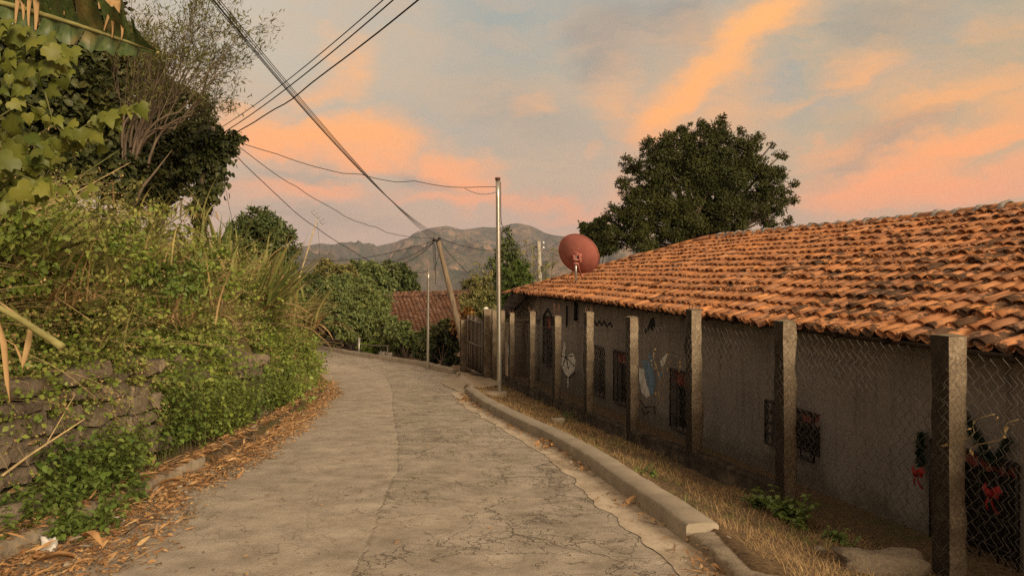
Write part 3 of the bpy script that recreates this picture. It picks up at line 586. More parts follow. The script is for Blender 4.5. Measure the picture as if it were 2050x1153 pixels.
paint('painted_blue_figure', [[(1285, 722), (1297, 720), (1309, 740), (1313, 765), (1308, 788), (1301, 790), (1294, 765)], [(1318, 745), (1326, 747), (1323, 762), (1316, 752)], [(1296, 705), (1304, 708), (1308, 730), (1300, 720)]], M_pb)
paint('painted_white_wing', [[(1280, 735), (1290, 740), (1300, 780), (1302, 792), (1295, 796), (1285, 785), (1280, 760)]], M_pw); paint('painted_white_wing', [[(1322, 722), (1336, 706), (1334, 720), (1326, 738)]], M_pw)
for u, v0, v1, r in ((1156.5, 600, 642, .05), (1139, 612, 655, .03)):
    pp = MB(); pp.tube([wp(*wall_px(u, v0), -.06), wp(*wall_px(u, v1), -.06)], r, 6); pp.build('drain_pipe', M_iron, house)
# festive garland and bows round the doorway
M_garl = leafmat('garland_green', [(.012, .03, .016, 1), (.02, .045, .02, 1)], .1); M_bow = plain('red_ribbon', (.30, .016, .014), .5, nscale=20.)
def garland(pts, label):
    q = np.array([wp(*wall_px(*x), -.07) for x in pts]); q = np.concatenate([q[i]+(q[i+1]-q[i])*np.linspace(0, 1, 14)[:, None] for i in range(len(q)-1)])
    mb = MB(); pos = np.repeat(q, 26, 0)+rng.normal(0, .012, (len(q)*26, 3)); leaves(mb, T_LANCE, pos, rdir(len(pos)), rdir(len(pos)), .05, .8); mb.tube(q, .012, 5)
    o = mb.build('garland', M_garl, loc=q[0]); tag(o, label, 'garland', 'green garlands at the doorway')
garland([(1936, 822), (1962, 868), (1990, 912), (2004, 925), (2030, 880)], 'dark green garland draped over the doorway beside the nearest fence post'); garland([(1857, 868), (1853, 900), (1856, 930)], 'short dark green garland hanging behind the nearest fence post')
def bow(u, v, label, sc=1.):
    c = wp(*wall_px(u, v), -.11); mb = MB()
    for a, l, w in ((2.55, .15, .1), (.55, .15, .1), (-1.9, .24, .07), (-1.2, .26, .07), (3.3, .1, .08), (-.2, .1, .08)):
        d = HA*math.cos(a)*-1+np.array([0, 0, math.sin(a)]); s2 = HA*math.sin(a)+np.array([0, 0, math.cos(a)]); t = np.linspace(0, 1, 6)
        G = np.array([[c+(d*x*l+s2*e*w*(.25+.75*x)-HQ*(.05*math.sin(x*3.1)+.012*e))*sc for e in (-.5, 0, .5)] for x in t]); mb.grid(G); mb.grid(G-HQ*.006, flip=True)
    mb.box(c-HQ*.03, (.05, .05, .06)); tag(mb.build('bow', M_bow, loc=c), label, 'bow', 'red ribbon bows')
bow(1858, 945, 'red ribbon bow hanging left of the nearest concrete fence post', .62); bow(2008, 985, 'red ribbon bow hanging on the garland over the doorway', .72)
# satellite dish on the roof
dc = P(1156, 511, 21.8); dn = nrm([.45, .76, .44]); da = nrm(np.cross(dn, [0, 0, 1])); db = np.cross(da, dn)
M_dish = plain('red_dish_paint', (.36, .125, .095), .6, nscale=3., amt=.16); M_galv = plain('galvanised_steel', (.42, .40, .36), .38, .75, 20., .12)
dish = thing('satellite_dish', 'large red satellite dish on a steel mast above the roof', 'satellite dish', P(1153, 568, 21.8))
mb = MB(); R = 43.5/F*21.8; rr = np.linspace(0.001, 1, 12); th = np.linspace(0, 2*math.pi, 49)
G = np.array([[dc+da*(R*x*math.cos(t))+db*(R*x*math.sin(t))+dn*(R*.30*(x*x-.5)) for t in th] for x in rr]); mb.grid(G); mb.grid(G+dn*.012, flip=True)
ed = np.array([dc+da*R*math.cos(t)+db*R*math.sin(t)+dn*R*.15 for t in th]); mb.build('reflector', M_dish, dish, smooth=True)
mb = MB(); mb.tube(ed, .013, 6); mb.build('rim', M_dish, dish)
mb = MB(); hub = P(1153, 519, 21.55)
for e in (-1, 1): mb.box(hub+da*.09*e+dn*.05, (.03, .16, .2))
mb.box(hub+dn*.08, (.26, .03, .24)); t = np.linspace(0, math.pi, 9); mb.tube([hub+da*(.15*math.cos(x))+db*(.02+.16*math.sin(x))+dn*.06 for x in t], .02, 5)
mb.box(hub-np.array([0, .04, .02]), (.14, .05, .05)); mb.box(hub-np.array([0, .04, .12]), (.14, .05, .05)); mb.build('bracket', M_dish, dish)
mb = MB(); mb.tube([P(1153, 571, 21.6), P(1153, 512, 21.6)], .032, 8); mb.build('mast', M_galv, dish)
mb = MB(); mb.tube([hub+np.array([.03, 0, 0]), P(1163, 552, 21.9)], .018, 5); mb.box(P(1165, 553, 21.95), (.05, .08, .09)); mb.build('feed_arm', M_dish, dish)
cbl = MB(); cbl.tube([P(1146, 543, 21.7), P(1139, 552, 21.6), P(1136, 562, 21.5), P(1140, 569, 21.45), P(1150, 570, 21.5)], .008, 4); cbl.build('cable', M_iron, dish)
tie = MB(); tie.tube([P(1070, 584, 23.9), P(1068, 572, 24.6), P(1066.5, 560, 25.2)], .015, 4); tag(tie.build('roof_wire', M_iron, loc=P(1070, 584, 23.9)), 'thin dark wire lying up the far end of the tile roof', 'wire')
# ================================================================ fence of concrete posts and chain link
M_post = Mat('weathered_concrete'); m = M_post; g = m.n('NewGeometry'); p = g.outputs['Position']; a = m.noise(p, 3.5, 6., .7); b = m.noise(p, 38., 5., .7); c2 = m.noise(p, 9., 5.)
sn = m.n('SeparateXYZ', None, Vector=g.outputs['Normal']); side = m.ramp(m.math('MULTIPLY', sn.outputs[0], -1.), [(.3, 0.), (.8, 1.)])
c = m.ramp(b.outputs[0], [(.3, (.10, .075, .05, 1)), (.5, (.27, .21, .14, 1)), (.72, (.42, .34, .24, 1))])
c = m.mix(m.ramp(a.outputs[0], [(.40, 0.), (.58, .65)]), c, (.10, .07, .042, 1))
c = m.mix(m.math('MULTIPLY', side, m.ramp(c2.outputs[0], [(.25, .72), (.5, .96)])), c, (.028, .021, .014, 1))      # black mould plus shade painted into the side that faces the road
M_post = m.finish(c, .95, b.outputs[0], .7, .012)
m = Mat('mossy_base_concrete'); p = m.pos(); a = m.noise(p, 4., 6., .7); M_base = m.finish(m.ramp(a.outputs[0], [(.35, (.02, .016, .011, 1)), (.55, (.065, .048, .032, 1)), (.75, (.2, .155, .11, 1))]), .95, a.outputs[0], .8, .03)
FA = nrm([-.235, 1, 0]); FN = np.array([FA[1], -FA[0], 0])
fence = thing('chain_link_fence', 'chain link fence on square concrete posts along the house wall', 'fence', [fx(12), 12, fz(12)])
def post(x, y, z0, z1, w, dep, name='fence_post', parent=None, lean=0., mat=None, rz=None):
    n = 14; ax = np.array([FN, FA, [0, 0, 1.]]) if rz is None else np.array([[math.cos(rz), math.sin(rz), 0], [-math.sin(rz), math.cos(rz), 0], [0, 0, 1.]])
    prof = [(-1, -1), (-.33, -1), (.33, -1), (1, -1), (1, -.33), (1, .33), (1, 1), (.33, 1), (-.33, 1), (-1, 1), (-1, .33), (-1, -.33)]
    G = []
    for k in range(n+1):
        zc = z0+(z1-z0)*k/n; ring = []
        for i, (a, b) in enumerate(prof+prof[:1]):
            i = i % len(prof); cr = .93 if abs(a) == 1 and abs(b) == 1 else 1.
            j = float(fbm(np.array([x*3+a*1.7, y*3+b*1.7, zc*6]), 4))*.026
            ring.append(np.array([x+lean*(zc-z0), y, zc])+ax[0]*(a*cr*w/2+a*j)+ax[1]*(b*cr*dep/2+b*j))
        G.append(ring)
    mb = MB().grid(np.array(G), flip=True); t = np.array(G[-1][:-1])+[0, 0, .004]; mb.add(np.concatenate([t, t*.5+t.mean(0)*.5+[0, 0, .012]]), [[i, (i+1) % 12, 12+(i+1) % 12, 12+i] for i in range(12)]+[]); mb.add(t*.5+t.mean(0)*.5+[0, 0, .012], [list(range(12))])
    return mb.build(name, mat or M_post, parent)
POSTS = [(4.05, 500, .17), (6.3, 672, .172), (8.6, 643, .165), (10.7, 620, .168), (12.6, 635, .155), (14.8, 625, .15), (16.9, 633, .15), (19.0, 624, .14), (21.3, 627, .14), (22.6, 622, .15)]
M_rebar = plain('rusty_rebar', (.10, .05, .03), .9)
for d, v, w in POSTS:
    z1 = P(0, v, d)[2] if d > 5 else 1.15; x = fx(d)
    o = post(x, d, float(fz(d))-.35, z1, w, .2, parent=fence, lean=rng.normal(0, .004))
    if d in (10.7, 14.8, 16.9, 19.0, 21.3):
        hgt = .3 if d == 16.9 else .11
        for a, b in ((-1, -1), (1, -1), (-1, 1), (1, 1)): q = np.array([x, d, z1-.02])+FN*a*.045+FA*b*.045; mb = MB(); mb.tube([q, q+[.006*a, 0, hgt+rng.normal(0, .02)]], .006, 4); mb.build('rebar', M_rebar, o)
        if d in (10.7, 16.9):
            q = np.array([x, d, z1+hgt*.5]); mb = MB(); mb.tube([q-FN*.05-FA*.05, q+FN*.05-FA*.05, q+FN*.05+FA*.05], .004, 4); mb.build('rebar_tie', M_rebar, o)
M_wire = plain('galvanised_wire', (.10, .085, .068), .6, .3, 30., .5)
PD = [p_[0] for p_ in POSTS]; pit, stp = .056, .066
for i in range(len(PD)-1):
    y0, y1 = PD[i], PD[i+1]; n = int((y1-y0)*1.027/pit); Pts = []; top_gap = .15
    for k in range(n):
        y = y0+(k+.5)*(y1-y0)/n; x = fx(y); f = (y-y0)/(y1-y0); zt = (P(0, POSTS[i][1], y0)[2] if y0 > 5 else 1.2)*(1-f)+P(0, POSTS[i+1][1], y1)[2]*f
        zt = min(zt, .5*(P(0, 650, y)[2])+.5*zt)-top_gap+.012*rng.normal()+(.035 if k % 2 else 0); zb = float(fz(y))+(.2 if y > 9 else .05); m_ = 30
        j = np.arange(m_); zz_ = zt-j*stp; zz_ = np.maximum(zz_, zb+.001*(m_-j)); off = (((j+k) % 2)*2-1)*pit*.5
        off = off*1.12; sag = .02*np.sin(j*.3+k*.11+i)+.012*float(n2(k*.3, i*5, 1.))
        base = np.array([x, y, 0])-FN*.1
        Pts.append(base+np.outer(off, FA)+np.outer(((j+k) % 2)*.006+sag*.5, -FN)+np.outer(zz_, [0, 0, 1]))
    mb = MB(); strands(mb, np.array(Pts), .0024, 4); mb.build('wire_mesh', M_wire, fence)
    if y0 > 8.5:
        G = []; ys = np.linspace(y0+.02, y1-.02, 16)
        for y in ys:
            z = float(fz(y)); h = .23+.03*float(n2(y, 0, 3.)); x = fx(y); c0 = np.array([x, y, 0])
            G.append([c0-FN*.09+[0, 0, z-.3], c0-FN*(.085+.015*float(n2(y, 2, 4.)))+[0, 0, z+h-.02], c0-FN*.06+[0, 0, z+h], c0+FN*.06+[0, 0, z+h], c0+FN*.08+[0, 0, z-.3]])
        MB().grid(np.array(G)).build('base_wall', M_base, fence)
# gate between two heavier posts
gate = thing('gate', 'grey barred gate with board backing between two heavy concrete posts', 'gate', P(950, 750, 25.2))
gp = [(P(928.5, 755, 26.2), P(0, 641, 26.2)[2], .25), (P(976, 752, 24.0), P(0, 619, 24.)[2], .28), (P(991, 752, 23.5), P(0, 622, 23.5)[2], .2)]
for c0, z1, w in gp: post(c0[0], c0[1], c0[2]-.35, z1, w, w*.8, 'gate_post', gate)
q0, q1 = P(937, 748, 26.0), P(966, 748, 24.25); gx = q1-q0; gx[2] = 0; gl = np.linalg.norm(gx); gx /= gl; zt0, zt1, zb0 = P(0, 630, 26.)[2], P(0, 640, 24.25)[2], P(0, 748, 25)[2]
ztop = lambda f: zt0+(zt1-zt0)*f
M_gate = plain('worn_grey_iron', (.20, .17, .14), .7, nscale=14., amt=.4); M_board = plain('weathered_boards', (.115, .085, .06), .9, nscale=5., stretch=(6, 6, .6), amt=.5)
gn = np.array([gx[1], -gx[0], 0]); mb = MB()
for f in (0, .27, .53, .85, 1): r_ = .035 if f in (0, 1) else .022; a = q0+gx*gl*f; mb.tube([[a[0], a[1], zb0+.02], [a[0], a[1], ztop(f)-.02]], r_, 4)
for h_ in (.03, .52, .93):
    mb.tube([np.array([*(q0+gx*gl*f)[:2], zb0+(ztop(f)-zb0)*h_]) + gn*.03 for f in (0, 1)], .028, 4)
mb.build('gate_frame', M_gate, gate); mb = MB()
for i in range(7):
    f = (i+.5)/7; a = q0+gx*gl*f-gn*.06; zt = ztop(f)-.02+rng.normal(0, .05); mb.box([a[0], a[1], (zb0+zt)/2+.03], (gl/7-.012, .02, zt-zb0-.06), math.atan2(gx[1], gx[0]))
mb.build('board_panel', M_board, gate)
st = MB(); st.box(P(955, 753, 24.6), (.9, .35, .16), math.atan2(gx[1], gx[0]), .015); st.build('threshold', M_base, gate)
gb = MB(); th = np.linspace(0, 2*math.pi, 13); ph = np.linspace(0, math.pi/2, 6); c0 = P(973, 619, 24.)
gb.grid(np.array([[c0+np.array([.085*math.cos(t)*math.cos(f), .085*math.sin(t)*math.cos(f), .07*math.sin(f)]) for t in th] for f in ph])); gb.grid(np.array([[c0+np.array([r_*math.cos(t), r_*math.sin(t), -.004]) for t in th] for r_ in (.085, .09)]))
tag(gb.build('ball_lamp', plain('white_plastic', (.75, .68, .58), .4), loc=c0), 'small round white cap lamp on top of the tallest gate post', 'lamp')
# ================================================================ poles
def pole(name, label, cat, u0, v0, u1, v1, d0, d1, r0, r1, mat, group=None, n=14, base=True):
    a, b = P(u0, v0, d0), P(u1, v1, d1); t = thing(name, label, cat, a, group); mb = MB(); m_ = 12
    mb.tube([a-np.array([0, 0, .3])]+[a+(b-a)*k/m_ for k in range(m_+1)], [r0]+[r0+(r1-r0)*k/m_ for k in range(m_+1)], n); mb.build('shaft', mat, t, smooth=True); return t, a, b
M_steel = plain('bright_steel_tube', (.50, .47, .40), .33, .85, 6., .06)
sp_, a, b = pole('steel_pole', 'tall bright steel tube pole standing on the dry grass verge', 'pole', 1000, 784, 996.5, 360, 18.5, 18.5, .058, .052, M_steel, 'steel tube poles')
mb = MB(); mb.tube([b-[0, 0, .01], b+[0, 0, .05]], .064, 14); mb.build('cap', M_rebar, sp_); mb = MB(); q = a+[-.2, -.12, .015]
th = np.linspace(0, 2*math.pi, 15)[:-1]; rr = .36*(1+.18*np.sin(th*3)); t_ = np.stack([q[0]+rr*np.cos(th), q[1]+rr*.8*np.sin(th), np.full(14, q[2])], -1); mb.add(np.concatenate([t_, t_-[0, 0, .2]]), [list(range(14))], [[i, 14+i, 14+(i+1) % 14, (i+1) % 14] for i in range(14)]); mb.build('footing', M_apron, sp_)
mb = MB(); mb.tube([b+[.07, -.02, -.05], b+[.075, 0, -.9], P(1003, 436, 18.4), P(1004, 450, 18.45)], .008, 4); mb.build('cable', M_iron, sp_)
sp2, a, b = pole('steel_pole', 'shorter steel tube pole standing among the shrubs before the old tiled roof', 'pole', 856.5, 740, 857.5, 541, 28.5, 28.5, .05, .047, M_steel, 'steel tube poles')
mb = MB(); mb.tube([b-[0, 0, .01], b+[0, 0, .04]], .054, 12); mb.build('cap', M_galv, sp2)
m = Mat('pole_timber'); p = m.map(m.pos(), (6, 6, .5)); a_ = m.noise(p, 3., 6., .65); M_timber = m.finish(m.ramp(a_.outputs[0], [(.3, (.10, .07, .045, 1)), (.55, (.20, .15, .098, 1)), (.75, (.29, .225, .15, 1))]), .9, a_.outputs[0], .5, .02)
wp_, a, WT = pole('utility_pole', 'leaning round timber utility pole carrying the cable bundle', 'utility pole', 938, 735, 876.5, 480, 27.3, 27.3, .118, .082, M_timber)
mb = MB(); mb.box(WT+[-.07, -.05, -.02], (.22, .1, .09)); mb.box(WT+[.05, -.04, .04], (.1, .08, .1)); mb.build('terminal_box', M_iron, wp_)
mb = MB(); c0 = WT+[-.1, -.06, -.1]
for q in range(4): x = rng.normal(0, .05); mb.tube([c0+[x, 0, 0], c0+[x*1.4+.03, 0, -.4], c0+[.02, 0, -.6-.3*q]], .008, 4)
mb.build('loose_cables', M_iron, wp_)
cp_, a, CT = pole('utility_pole', 'grey concrete utility pole rising behind the far end of the tile roof', 'utility pole', 1083, 640, 1078.5, 483, 40, 40, .14, .1, plain('pole_concrete', (.38, .34, .27), .9))
ins = plain('white_insulator', (.7, .68, .64), .3)
for v in (486, 496):
    c0 = P(1088, v, 39.9); mb = MB(); mb.tube([c0-[0, 0, .06], c0-[0, 0, .02], c0, c0+[0, 0, .02], c0+[0, 0, .06]], [.03, .055, .05, .06, .03], 10); o = mb.build('insulator', ins, cp_); mb = MB(); mb.tube([CT*[1, 1, 0]+[0, 0, c0[2]+.1], c0], .012, 4); mb.build('bracket', M_iron, o)
mb = MB(); mb.tube([CT+[-.12, 0, -.1], CT+[-.3, 0, -.5], CT+[-.1, 0, -1.]], .01, 4); mb.tube([CT+[.12, 0, -.9], P(1088, 502, 39.9), P(1089, 497, 39.9)], .008, 4); mb.build('loop_cable', M_iron, cp_)
ap, a, AT = pole('antenna_mast', 'thin slanting bamboo mast with a small television aerial on top', 'antenna', 598, 560, 634.5, 441, 33, 33, .035, .022, plain('dry_bamboo', (.45, .36, .2), .7))
mb = MB(); mb.tube([AT+[-.25, 0, .35], AT+[.25, 0, -.2]], .012, 4)
for k_ in range(5): c0 = AT+[-.25+.12*k_, 0, .35-.13*k_]; mb.tube([c0+[-.05, -.2, -.06], c0+[.12, .2, .10]], .008, 4)
mb.tube([AT+[.0, 0, .1], AT+[.3, .1, .02]], .01, 4); mb.build('aerial', M_galv, ap); mb = MB(); mb.tube([AT, AT+[.1, 0, -1.], P(640, 555, 33)], .006, 3); mb.build('guy_wire', M_iron, ap)
# overhead cables (true spans between poles; sagging)
M_cable = Mat('black_cable').finish((.014, .012, .012, 1), .6)
def cable(a, b, sag, r, label, group=None, n=24, wob=0.):
    a, b = np.asarray(a, float), np.asarray(b, float); t = np.linspace(0, 1, n)[:, None]; pts = a*(1-t)+b*t-np.array([0, 0, 1])*sag*4*t*(1-t)
    if wob: pts += np.stack([n2(t[:, 0]*9, a[0]+b[2], 1.)*wob*0, 0*t[:, 0], n2(t[:, 0]*9, a[0]*3+b[2], 1.)*wob], -1)*np.sin(t*math.pi)
    mb = MB(); mb.tube(pts, r, 5); tag(mb.build('cable', M_cable, loc=a), label, 'cable', group)
for i, (u, d) in enumerate(((424, 10.), (430, 10.05), (435, 10.1), (440, 10.2), (455, 10.4))):
    far = WT+np.array([-.2+.075*i, -.05, .0+.03*i]); near = P(u, 0, d); dirn = near-far; cable(far, far+dirn*1.55+np.array([0, 0, .9]), .5+.10*i, .0062, 'black cable of the bundle that climbs from the leaning timber pole over the road', 'cable bundle over the road', 30)
VT = P(432, 262, 16.5)
for i, u in enumerate((736, 757, 800)):
    far = VT+np.array([.1*i, 0, .0-.08*i]); near = P(u, 0, 9.+.3*i); cable(far, far+(near-far)*1.5, .18+.05*(i == 2), (.007, .009, .011)[i], ('thinnest cable rising from the vine covered pole to the upper edge', 'middle one of three cables rising from the vine covered pole', 'lowest thick wavy cable rising from the vine covered pole')[i], 'cables rising over the road', 30, .05 if i == 2 else 0)
cable(P(478, 285, 16.6), P(994, 374, 18.5), .28, .008, 'cable sagging from the vine covered pole to the tall steel pole', None, 30, .12)
cable(P(930, 377, 18.2), P(992, 385, 18.5), .09, .006, 'short loose lead hanging under the cable beside the tall steel pole')
cable(P(476, 292, 16.6), WT+[-.1, -.02, .06], .55, .008, 'long cable sagging from the vine covered pole to the leaning timber pole', None, 30, .15)
cable(P(466, 305, 16.6), P(856, 545, 28.5), .75, .009, 'lowest cable sagging from the vine covered pole to the shorter steel pole', None, 30, .12)
cable(P(449, 365, 16.6), P(472, 470, 20.), .05, .005, 'thin guy wire running down beside the vine covered pole')
for i, (u, v, d) in enumerate(((600, 519, 47), (742, 521, 40), (764, 529, 38))): cable(WT+[-.15, 0, -.05-.03*i], P(u, v, d), .35, .012, ('upper cable from the leaning pole into the valley trees', 'middle cable from the leaning pole into the valley trees', 'lower cable from the leaning pole into the valley trees')[i], 'cables into the valley trees')
cable(WT+[.05, 0, .05], CT+[-.1, 0, -.02], .45, .011, 'slack cable from the leaning timber pole to the grey concrete pole')
cable(WT+[.06, 0, -.05], P(958, 565, 33), .1, .010, 'thin stay running down from the leaning pole into the bushes')
cable(CT+[.2, 0, -.35], P(1118, 512, 36), .05, .012, 'cable leaving the grey concrete pole behind the red dish')
cable(P(1003, 445, 18.5), P(1062, 530, 25.5), .25, .008, 'cable dropping from the tall steel pole towards the roof end')
# ================================================================ far house with the old tiled roof
fh = thing('cottage', 'old cottage with a mossy brown tiled roof below the road bend', 'house', P(840, 700, 44))
r0, r1 = P(772, 596, 50), P(935, 592, 49); e0 = P(793, 668, 44.5)
FAx = nrm(r1-r0); FU = r0-e0; fl = np.linalg.norm(FU); FU /= fl; L_ = np.linalg.norm(r1-r0)+1.2
cov, pan = tile_roof(e0, FAx, FU, int(L_/.27), .27, int(fl/.36)+1, .36, lambda s, w: w < fl-.1, r=.13, sagf=.12)
fr = cov.build('roof', M_tile_far, fh); pan.build('channel_tiles', M_tile_far, fr)
N_ = nrm(np.cross(FAx, FU)); N_ = N_ if N_[2] > 0 else -N_; mb = MB()
for q in np.arange(0, L_-.2, .4): half_pipe(mb, r0+FAx*q+N_*(.10+rng.normal(0, .02)), nrm(np.cross(FAx, [0, 0, 1])), FAx, np.array([0, 0, 1.]), .43, .17, .14)
b0 = r0+np.array([-.4, 2.6, -.55])
up2 = r0+np.array([0, .45, .33]); 
mb.build('ridge_tiles', M_tile_far, fr)
cv2, pn2 = tile_roof(r0+np.array([.0, .5, .05]), FAx, nrm(np.array([0, .8, .28])), int(L_/.27), .27, 2, .36, lambda s, w: True, r=.13); o = cv2.build('upper_roof', M_tile_far, fh); pn2.build('channel_tiles', M_tile_far, o)
mb = MB(); c0 = e0+FAx*.5+np.array([.1, .9, 0]); c1 = e0+FAx*(L_-.3)+np.array([0, .9, 0]); c2 = r0+FAx*.4+np.array([0, .3, 0])
mb.add([c0-[0, 0, 3.2], c1-[0, 0, 3.2], c1+[0, 0, .1], c0+[0, 0, .1]], [[0, 1, 2, 3]]); mb.add([c0-[0, 0, 3.2], c0+[0, 0, .1], c2-[0, 0, .15], c2*[1, 1, 0]+[0, 0, (c0-[0, 0, 3.2])[2]]], [[0, 1, 2, 3]])
d2 = np.array([0, 5, 0]); mb.add([c1-[0, 0, 3.2], c1+[0, 0, .1], c1+d2+[0, 0, 1.4], c1+d2-[0, 0, 3.2]], [[0, 1, 2, 3]]); mb.build('wall', plain('mud_wall', (.10, .062, .04), .95, nscale=3.), fh)
# little dark shop front, rubble and pale cloth beyond the bend
sh = thing('shed', 'low dark shed with a barred front behind the broad green tree', 'shed', P(665, 700, 43))
mb = MB(); a, b = P(606, 696, 43.5), P(742, 700, 43); z0, z1 = min(a[2], b[2])-.4, a[2]+2.5
mb.box([(a[0]+b[0])/2, 44.6, (z0+z1)/2], (b[0]-a[0], 1.8, z1-z0)); mb.build('wall', plain('dark_boards', (.03, .022, .016), .9, stretch=(5, 5, .5)), sh)
mb = MB(); mb.box([(a[0]+b[0])/2, 44.2, z1+.08], (b[0]-a[0]+.6, 2.8, .07), 0, .01); mb.build('roof', plain('rusty_sheet', (.16, .09, .06), .8), sh)
mb = MB(); x0, x1 = P(649, 0, 43.4)[0], P(676, 0, 43.4)[0]
mb.box([(x0+x1)/2, 43.62, a[2]+.95], (x1-x0, .1, 1.6)); o = mb.build('window', Mat('dim_blue_glass').finish((.012, .018, .026, 1), .2), sh); mb = MB()
for f in np.linspace(0, 1, 4): mb.tube([[x0+(x1-x0)*f, 43.53, a[2]+.1], [x0+(x1-x0)*f, 43.53, a[2]+1.75]], .03, 4)
for z in (.15, .65, 1.15, 1.72): mb.tube([[x0, 43.53, a[2]+z], [x1, 43.53, a[2]+z]], .022, 4)
mb.box([x0-.2, 43.5, a[2]+.8], (.2, .1, 1.9)); mb.build('window_frame', plain('brown_wood', (.16, .11, .07), .8), o)
M_stone = Mat('field_stone'); m = M_stone; g = m.n('NewGeometry'); p = g.outputs['Position']; a_ = m.noise(p, 4., 6., .65); b_ = m.noise(p, 26., 5., .65)
c = m.ramp(g.outputs['Random Per Island'], [(.05, (.08, .062, .045, 1)), (.3, (.20, .155, .105, 1)), (.5, (.12, .098, .075, 1)), (.7, (.30, .235, .16, 1)), (.95, (.15, .12, .088, 1))])
c = m.mix(.45, c, m.ramp(b_.outputs[0], [(.3, (.045, .034, .023, 1)), (.52, (.18, .14, .095, 1)), (.75, (.33, .26, .175, 1))])); c = m.mix(m.ramp(a_.outputs[0], [(.55, 0.), (.72, .7)]), c, (.27, .215, .14, 1))
M_stone = m.finish(c, .92, m.math('ADD', m.math('MULTIPLY', b_.outputs[0], .5), a_.outputs[0]), .9, .04)
def rock(mb, c, r, sq=(1, 1, .7), seed=0., n=10, rough=.35):
    th = np.linspace(0, 2*math.pi, n*2+1); ph = np.linspace(-math.pi/2, math.pi/2, n+1); T, H = np.meshgrid(th, ph)
    d = np.stack([np.cos(T)*np.cos(H), np.sin(T)*np.cos(H), np.sin(H)], -1); k_ = np.abs(d)**.75*np.sign(d); k_ = k_/np.maximum(np.abs(k_).max(-1, keepdims=True), .78)
    rr = 1+fbm(d*1.4+seed, 4)*rough*1.5; V = np.asarray(c)+k_*rr[..., None]*np.asarray(sq)*r; mb.grid(V)
for i, (u, v, r) in enumerate(((634, 692, .35), (648, 694, .3), (664, 694, .42), (676, 697, .33), (655, 687, .28), (670, 688, .3), (690, 700, .25))):
    c0 = P(u, v, 41.5-.3*i); mb = MB(); rock(mb, c0, r, (1.2, 1, .75), i*3.1); tag(mb.build('stone', M_stone, loc=c0), ('wide pale stone at the outer end of the far rubble heap', 'squat stone second in the far rubble heap', 'largest stone in the middle of the far rubble heap', 'dark stone at the near end of the far rubble heap', 'stone on top of the far rubble heap', 'rounded stone topping the far rubble heap beside the cloth', 'small pale block at the foot of the far rubble heap')[i], 'stone', 'stones of the rubble heap')
c0 = P(682, 676, 41.5); mb = MB(); th = np.linspace(0, 2*math.pi, 15); G = [[c0+np.array([(.12+.28*f)*math.cos(t)*(1+.2*math.sin(3*t+f*4)), .14*math.sin(t)*(1+f), .62-1.15*f]) for t in th] for f in np.linspace(0, 1, 7)]; mb.grid(np.array(G))
tag(mb.build('cloth', plain('white_cloth', (.6, .57, .52), .9), loc=c0, smooth=True), 'pale cloth hanging above the far rubble heap', 'cloth')
# fence rail at the bend
rf = thing('rail_fence', 'short pipe rail fence with a pale post on the far kerb', 'fence', P(719, 714, 35.5)); a, b = P(719, 715, 35.2), P(719, 676, 35.2)
mb = MB(); mb.tube([a-[0, 0, .2], b], .055, 8); mb.build('post', M_galv, rf); mb = MB(); mb.tube([P(720, 691, 35.2), P(776, 692, 32.6)], .028, 6); mb.build('rail', M_gate, rf); mb = MB(); mb.tube([P(776, 692, 32.6), P(776, 722, 32.6)], .03, 6); mb.build('post', M_gate, rf)
# ================================================================ leaf and stem materials
M_vine0 = leafmat('vine_leaf', [(0.063, 0.088, 0.012, 1), (0.106, 0.128, 0.019, 1), (0.158, 0.173, 0.027, 1), (0.090, 0.107, 0.019, 1), (0.200, 0.204, 0.036, 1), (0.126, 0.134, 0.027, 1)], .3, .5, 2.5)
M_vine = M_vine0
M_green = leafmat('weed_leaf', [(0.102, 0.154, 0.026, 1), (0.162, 0.232, 0.038, 1), (0.249, 0.308, 0.053, 1), (0.145, 0.192, 0.038, 1), (0.320, 0.362, 0.068, 1)], .25, .5, 2.)
M_lush = leafmat('lush_leaf', [(0.068, 0.118, 0.023, 1), (0.113, 0.171, 0.034, 1), (0.169, 0.238, 0.048, 1), (0.102, 0.142, 0.031, 1), (0.215, 0.275, 0.067, 1)], .25, .42, 3.)
M_olive = leafmat('olive_leaf', [(0.109, 0.137, 0.029, 1), (0.182, 0.234, 0.045, 1), (0.236, 0.234, 0.060, 1), (0.273, 0.312, 0.066, 1), (0.328, 0.289, 0.081, 1), (0.145, 0.201, 0.037, 1)], .2, .7, 1.1)
M_dry = leafmat('dry_leaf', [(0.237, 0.138, 0.062, 1), (0.350, 0.213, 0.094, 1), (0.425, 0.275, 0.125, 1), (0.288, 0.175, 0.081, 1), (0.475, 0.338, 0.163, 1)], .15, .8, 2.)
M_litter = leafmat('litter_leaf', [(0.080, 0.053, 0.033, 1), (0.362, 0.309, 0.219, 1), (0.149, 0.095, 0.058, 1), (0.259, 0.127, 0.052, 1), (0.418, 0.232, 0.098, 1), (0.517, 0.306, 0.133, 1), (0.329, 0.169, 0.067, 1), (0.577, 0.391, 0.184, 1), (0.199, 0.101, 0.043, 1)], .12, .8, 3.)
M_straw = leafmat('straw', [(0.264, 0.165, 0.072, 1), (0.396, 0.259, 0.116, 1), (0.330, 0.209, 0.088, 1), (0.495, 0.341, 0.165, 1), (0.209, 0.138, 0.061, 1)], .15, .8, 1.5)
M_blade = leafmat('grass_blade', [(0.116, 0.145, 0.038, 1), (0.233, 0.233, 0.067, 1), (0.331, 0.293, 0.098, 1), (0.174, 0.204, 0.059, 1), (0.487, 0.370, 0.145, 1), (0.604, 0.409, 0.166, 1)], .25, .6, .9)
